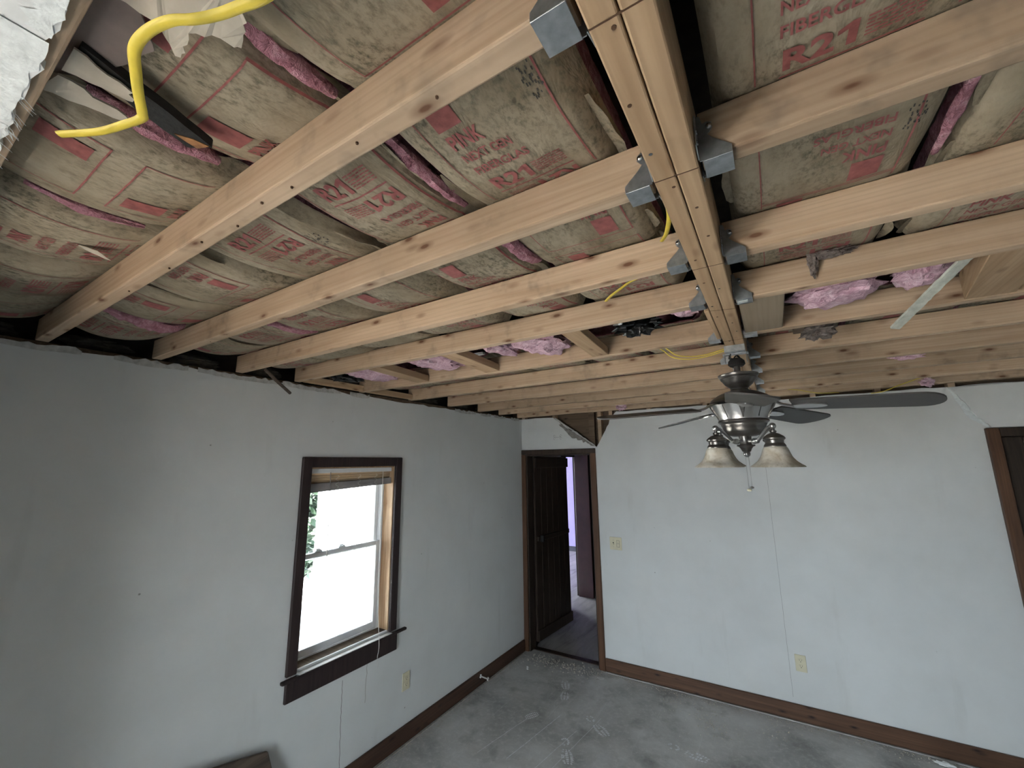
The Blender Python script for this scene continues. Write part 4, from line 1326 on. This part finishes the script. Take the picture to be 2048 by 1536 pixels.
for k in range(10):
    a = math.radians(-86+36*k)
    ca, sa = math.cos(a), math.sin(a)
    if k % 2 == 0:     # tapered ribs
        rib = []
        for (rr_, zz, w) in ((0.1245, 2.131, 0.016), (0.1185, 2.116, 0.012), (0.109, 2.100, 0.008), (0.0985, 2.081, 0.004), (0.096, 2.072, 0.003)):
            for sg in (-1, 1):
                rib.append(Vector((FX+ca*(rr_+0.004)-sa*w*sg*0.55, FY+sa*(rr_+0.004)+ca*w*sg*0.55, zz)))
            for sg in (-1, 1):
                rib.append(Vector((FX+ca*(rr_-0.004)-sa*w*sg, FY+sa*(rr_-0.004)+ca*w*sg, zz)))
        fs = []
        for i in range(4):
            b0, b1 = i*4, i*4+4
            fs += [(b0, b0+1, b1+1, b1), (b0, b1, b1+2, b0+2), (b0+1, b0+3, b1+3, b1+1)]
        MB().add(rib, fs).build('bowl_rib', 'nickel', fan)
    else:
        pts = [(FX+ca*(r_+0.0006), FY+sa*(r_+0.0006), z_) for r_, z_ in ((0.1225, 2.129), (0.117, 2.118), (0.107, 2.100), (0.099, 2.085), (0.096, 2.075))]
        MB().tube(pts, 0.0012, 5).build('vent_slot', 'fanblack', fan)
MB().lathe([(0.092, 2.068), (0.094, 2.0665), (0.0965, 2.063), (0.0965, 2.058), (0.092, 2.054), (0.087, 2.050), (0.087, 2.046), (0.083, 2.040), (0.080, 2.030), (0.079, 2.022), (0.072, 2.012), (0.060, 2.004), (0.045, 1.999), (0.0001, 1.998)], C0, 56).build('switch_housing', 'nickel', fan, smooth=True)
MB().lathe([(0.024, 1.999), (0.023, 1.985), (0.022, 1.968), (0.024, 1.964), (0.034, 1.962), (0.035, 1.958), (0.026, 1.954), (0.020, 1.945), (0.017, 1.937), (0.014, 1.934)], C0, 32).build('light_fitter', 'nickel', fan, smooth=True)
MB().ball((FX, FY, 1.925), 0.0135, 18).build('finial', 'nickel_light', fan, smooth=True)
# blades
for k in range(5):
    a = math.radians(60 + 72*k)
    Mx = Matrix.Translation((FX, FY, 2.126)) @ Matrix.Rotation(a, 4, 'Z') @ Matrix.Rotation(math.radians(3.3), 4, 'Y') @ Matrix.Rotation(math.radians(-11), 4, 'X')
    out = []
    r0, r1 = 0.185, 0.612
    w0, w1_ = 0.064, 0.076
    out += [(r0, -w0), (r0+0.02, -w0-0.003)]
    n = 8
    out += [(r0+0.02+(r1-0.07-r0-0.02)*i/n, -(w0+0.003+(w1_-w0-0.003)*i/n)) for i in range(1, n+1)]
    for i in range(1, 12):
        q = -PI/2 + PI*i/12
        out.append((r1-0.07+0.07*math.cos(q)**0.8 if math.cos(q) > 0 else r1, w1_*math.sin(q)))
    out += [(x_, -y_) for x_, y_ in reversed(out[:n+2])]
    bo = MB().prism([out], lambda u, v, d: Mx @ Vector((u, v, d)), -0.003, 0.003).build('blade', 'blade', fan)
    # bracket: arm from the motor, opening into an oval plate under the blade
    br = MB()
    Mb = Matrix.Translation((FX, FY, 2.126)) @ Matrix.Rotation(a, 4, 'Z')
    path = [Mb @ Vector(p) for p in ((0.095, 0, 0.010), (0.125, 0, 0.008), (0.150, 0, -0.006), (0.190, 0, -0.018))]
    br.tube(spline(path, 5), [0.011]*16, 8, (1.5, 0.5))
    el = [(0.235+0.062*math.cos(2*PI*i/22), 0.026*math.sin(2*PI*i/22)) for i in range(22)]
    br.prism([el], lambda u, v, d: Mx @ Vector((u, v, d)), -0.009, -0.0035)
    br.build('blade_bracket', 'nickel_light', bo, smooth=True)
# lamp arms and shades
for k in range(4):
    a = math.radians(226 + 90*k)
    ca, sa = math.cos(a), math.sin(a)
    pt = lambda r_, z_: (FX+ca*r_, FY+sa*r_, z_)
    arm = MB()
    arm.tube(spline([pt(0.020, 1.978), pt(0.045, 1.977), pt(0.064, 1.980), pt(0.084, 1.996), (pt(0.104, 2.014)), pt(0.124, 2.027), pt(0.142, 2.030)], 5), [0.0085]*10+[0.0062]*30, 10)
    arm.ball(pt(0.046, 1.977), 0.0115, 12)
    arm.ball(pt(0.060, 1.978), 0.0100, 12)
    arm.ball(pt(0.143, 2.030), 0.0130, 14)
    ao = arm.build('lamp_arm', 'nickel_light', fan, smooth=True)
    c = (FX+ca*0.143, FY+sa*0.143, 0)
    MB().lathe([(0.006, 2.022), (0.006, 2.014), (0.012, 2.012), (0.012, 2.006), (0.008, 2.003), (0.020, 1.999), (0.034, 1.989), (0.0385, 1.983), (0.038, 1.979), (0.032, 1.974), (0.031, 1.964), (0.035, 1.959), (0.038, 1.953), (0.037, 1.949), (0.030, 1.948)], c, 32).build('lamp_cup', 'nickel', ao, smooth=True)
    outer_ = [(0.036, 1.950), (0.040, 1.946), (0.044, 1.938), (0.048, 1.925), (0.054, 1.910), (0.064, 1.896), (0.078, 1.884), (0.089, 1.877), (0.0925, 1.872)]
    inner_ = [(r_-0.004, z_+0.001) for r_, z_ in reversed(outer_)]
    MB().lathe(outer_+inner_, c, 40).build('glass_shade', 'shade', ao, smooth=True)
    MB().lathe([(0.010, 1.95), (0.011, 1.93), (0.020, 1.915), (0.025, 1.900), (0.020, 1.884), (0.010, 1.877), (0.0001, 1.875)], c, 16).build('bulb', 'vinyl', ao, smooth=True)
for i, (dx, dy, zb) in enumerate(((-0.006, -0.006, 1.782), (0.005, -0.002, 1.792))):
    co = MB().tube([(FX+dx, FY+dy, 1.918), (FX+dx*1.1, FY+dy, 1.86), (FX+dx, FY+dy, zb)], 0.0011, 6).build('pull_chain', 'nickel_light', fan)
    MB().ball((FX+dx, FY+dy, zb-0.004), 0.0095 if i == 0 else 0.0075, 14, 0.65).build('pull_knob', 'ivory' if i == 0 else 'nickel', co, smooth=True)

# ------------------------------------------------------------------ outlets and switch
def outlet(fn, u, v, label):
    t = thing('power_outlet', fn(u, v, 0), label, 'outlet')
    r_ = 0.006
    pl = [(u-0.035, v-0.0575), (u+0.035, v-0.0575), (u+0.035, v+0.0575), (u-0.035, v+0.0575)]
    MB().prism([pl], fn, 0.0008, 0.0065).build('cover_plate', 'ivory', t, bevel=0.0018)
    for s in (-1, 1):
        c = v+s*0.0195
        el = [(u+0.0165*math.cos(2*PI*i/20), c+0.0145*max(-0.9, min(0.9, math.sin(2*PI*i/20)))) for i in range(20)]
        so = MB().prism([el], fn, 0.0066, 0.0088).build('socket', 'ivory', t)
        MB().prism([[(u-0.0075, c-0.001), (u-0.0055, c-0.001), (u-0.0055, c+0.008), (u-0.0075, c+0.008)]], fn, 0.0089, 0.0093).build('slot', 'slot', so)
        MB().prism([[(u+0.0055, c-0.001), (u+0.0075, c-0.001), (u+0.0075, c+0.007), (u+0.0055, c+0.007)]], fn, 0.0089, 0.0093).build('slot', 'slot', so)
        MB().prism([[(u+0.0028*math.cos(2*PI*i/10), c-0.0075+0.0028*math.sin(2*PI*i/10)) for i in range(10)]], fn, 0.0089, 0.0093).build('slot', 'slot', so)
    return t
outlet(lambda u, v, d: (d, u, v), -1.682, 0.385, 'ivory outlet below the window wall right of the window')
outlet(lambda u, v, d: (u, -d, v), 2.402, 0.395, 'ivory outlet low on the white door wall')
sw = thing('light_switch', (1.026, 0, 1.13), 'ivory double switch plate beside the corner doorway', 'switch')
u, v = 1.026, 1.131
MB().prism([[(u-0.058, v-0.0575), (u+0.058, v-0.0575), (u+0.058, v+0.0575), (u-0.058, v+0.0575)]], FR, 0.0008, 0.0065).build('cover_plate', 'ivory', sw, bevel=0.0018)
MB().prism([[(u-0.028, v-0.012), (u-0.018, v-0.012), (u-0.018, v+0.012), (u-0.028, v+0.012)]], FR, 0.0066, 0.0072).build('toggle_slot', 'slot', sw)
MB().prism([[(u-0.0265, v-0.010), (u-0.0195, v-0.010), (u-0.0195, v+0.002), (u-0.0265, v+0.002)]], FR, 0.0073, 0.016).build('toggle', 'ivory', sw)
MB().prism([[(u+0.007, v-0.034), (u+0.039, v-0.034), (u+0.039, v+0.034), (u+0.007, v+0.034)]], FR, 0.0066, 0.0074).build('rocker_frame', 'ivory', sw)
MB().prism([[(u+0.0095, v-0.031), (u+0.0365, v-0.031), (u+0.0365, v+0.031), (u+0.0095, v+0.031)],
            [(u+0.0115, v-0.029), (u+0.0345, v-0.029), (u+0.0345, v+0.029), (u+0.0115, v+0.029)]], FR, 0.0075, 0.0078).build('rocker_gap', 'slot', sw)
for dx in (0.018, 0.028):
    MB().prism([[(u+dx-0.001, v-0.004), (u+dx+0.001, v-0.004), (u+dx+0.001, v+0.009), (u+dx-0.001, v+0.009)]], FR, 0.0075, 0.0078).build('slot', 'slot', sw)
for zz in (-0.030, 0.030):
    MB().prism([[(u-0.023+0.0022*math.cos(2*PI*i/8), v+zz+0.0022*math.sin(2*PI*i/8)) for i in range(8)]], FR, 0.0066, 0.0076).build('screw', 'slot', sw)

# ------------------------------------------------------------------ leaning board, debris, shoe prints
lb = MB()
cR = Vector((0, -2.675, 0.467))
e1 = Vector((0, -0.973, 0.230))
e2 = Vector((0.19, 0.226, -0.955))
th = Vector((1, 0, 0.2)).normalized()*0.022
p0 = cR + Vector((0.026, 0, 0))
pts = [p0, p0+e1*0.62, p0+e1*0.62+e2*0.47, p0+e2*0.47]
lb.add(pts+[p+th for p in pts], [(0, 1, 2, 3), (7, 6, 5, 4), (0, 4, 5, 1), (1, 5, 6, 2), (2, 6, 7, 3), (3, 7, 4, 0)])
tag(lb.build('leaning_board', 'rod', bevel=0.004), 'dark brown board leaning crookedly on the wall below the window', 'board')

rg = random.Random(77)
def crumb(m, x, y, s, z=0.0):
    a = rg.uniform(0, 6.28)
    p = [Vector((math.cos(a+i*2.09)*s*rg.uniform(.6, 1.2), math.sin(a+i*2.09)*s*rg.uniform(.6, 1.2), 0)) for i in range(3)]
    tp = Vector((rg.uniform(-.3, .3)*s, rg.uniform(-.3, .3)*s, s*rg.uniform(.4, .9)))
    o = Vector((x, y, z+0.0006))
    m.add([o+q for q in p]+[o+tp], [(0, 2, 1), (0, 1, 3), (1, 2, 3), (2, 0, 3)])
m = MB()
for i in range(900):
    crumb(m, 0.88+rg.random()*2.6, -0.045-abs(rg.gauss(0, 0.035)), rg.uniform(0.002, 0.007))
for i in range(500):
    crumb(m, 0.045+abs(rg.gauss(0, 0.03)), -0.1-rg.random()*2.4, rg.uniform(0.002, 0.006))
for i in range(420):
    crumb(m, 0.12+rg.random()*0.75, -0.10+rg.gauss(0, 0.06), rg.uniform(0.003, 0.010))
for cx, cy in ((1.75, -0.30), (1.86, -0.42), (2.2, -0.25), (1.5, -0.22)):
    for i in range(60):
        crumb(m, cx+rg.gauss(0, 0.07), cy+rg.gauss(0, 0.07), rg.uniform(0.002, 0.008))
for i in range(500):
    crumb(m, 0.1+rg.random()*3.4, -0.05-rg.random()*1.6, rg.uniform(0.001, 0.004))
cro = m.build('plaster_crumbs', 'concretecrumb')
tag(cro, 'plaster crumbs scattered along the baseboards and doorway', 'debris', kind='stuff')
tag(MB().prism([ragged((0.835, -0.155), (0.875, -0.185), 4, .003, rg) + ragged((0.905, -0.178), (0.900, -0.145), 3, .003, rg) + [(0.862, -0.140)]], lambda u, v, d: (u, v, 0.0012+d+0.10*max(0, u-0.87)), 0, 0.0016).build('white_scrap', 'whitescrap'), 'white paper scrap on the floor by the corner doorway', 'scrap')
for i, (x, y, s, lab) in enumerate(((0.212, -0.318, 0.012, 'larger white plaster crumb on the floor near the corner'), (0.226, -0.345, 0.010, 'smaller white plaster crumb on the floor near the corner'))):
    lump('plaster_bit', (x, y, s*0.62), (s, s*0.8, s*0.55), 'whitescrap', lab, 'debris', 60+i, rough=0.4, seg=(10, 8))
lump('plaster_bit', (3.10, -0.10, 0.012), (0.05, 0.018, 0.010), 'whitescrap', 'white plaster sliver at the right baseboard', 'debris', 63, rough=0.5, seg=(14, 10))
bn = MB()
pA, pB = Vector((0.0275, -0.815, 0.082)), Vector((0.034, -0.715, 0.022))
bn.tube([pA, (pA+pB)/2, pB], 0.0055, 8)
for p in (pA, pB):
    q = Vector((0, 0.6, 1)).normalized()*0.007
    bn.ball(p+q, 0.0085, 10).ball(p-q, 0.0085, 10)
tag(bn.build('toy_bone', 'whitescrap', smooth=True), 'small white bone-shaped object leaning on the left baseboard', 'toy')


def shoe_print(x, y, ang, s, heel=True, sole=True, seed=0):
    rr = random.Random(seed)
    m = MB()
    ca, sa = math.cos(ang), math.sin(ang)
    def q(u, v):
        return (x+ca*u*s-sa*v*s, y+sa*u*s+ca*v*s, 0.0006)
    def patch(loop):
        m.add([q(*p) for p in loop], [tuple(range(len(loop)))])
    if sole:
        for i in range(8):
            u = 0.02+i*0.018
            hw2 = 0.044*math.sqrt(max(0.05, 1-((u-0.085)/0.085)**2))
            n = 3
            for k in range(n):
                a, b = -hw2+2*hw2*k/n+0.003, -hw2+2*hw2*(k+1)/n-0.003
                if rr.random() < 0.88:
                    patch([(u+0.004*k, a), (u+0.013+0.004*k, a+0.004), (u+0.013+0.004*k, b), (u+0.004*k, b-0.004)])
    if heel:
        for i in range(12):
            t0, t1 = 2*PI*i/12+0.06, 2*PI*(i+1)/12-0.06
            if rr.random() < 0.85:
                patch([(-0.055+0.042*math.cos(t0), 0.032*math.sin(t0)), (-0.055+0.042*math.cos(t1), 0.032*math.sin(t1)), (-0.055+0.026*math.cos(t1), 0.018*math.sin(t1)), (-0.055+0.026*math.cos(t0), 0.018*math.sin(t0))])
    return m.build('shoe_print', 'chalk', floor)
shoe_print(0.69, -0.50, math.radians(118), 0.95, heel=False, seed=1)
shoe_print(0.745, -0.665, math.radians(110), 0.9, heel=False, seed=2)
shoe_print(1.055, -0.80, math.radians(-38), 1.0, seed=3)
shoe_print(0.985, -1.15, math.radians(-60), 1.0, seed=4)
shoe_print(1.665, -0.785, math.radians(-8), 1.0, seed=5)
shoe_print(0.575, -1.02, math.radians(60), 0.8, heel=False, seed=6)
# long scratches in the floor
for (a, b, w) in (((0.80, -0.83), (0.70, -1.45), 0.004), ((1.08, -0.72), (0.98, -1.5), 0.0025), ((0.98, -0.95), (0.87, -1.6), 0.003), ((0.60, -1.0), (0.5, -1.5), 0.003)):
    wall_strip(floor, ragged(a, b, 14, 0.002), w, lambda u, v, d: (u, v, d), 'chalk', 'scratch', 0.0005)
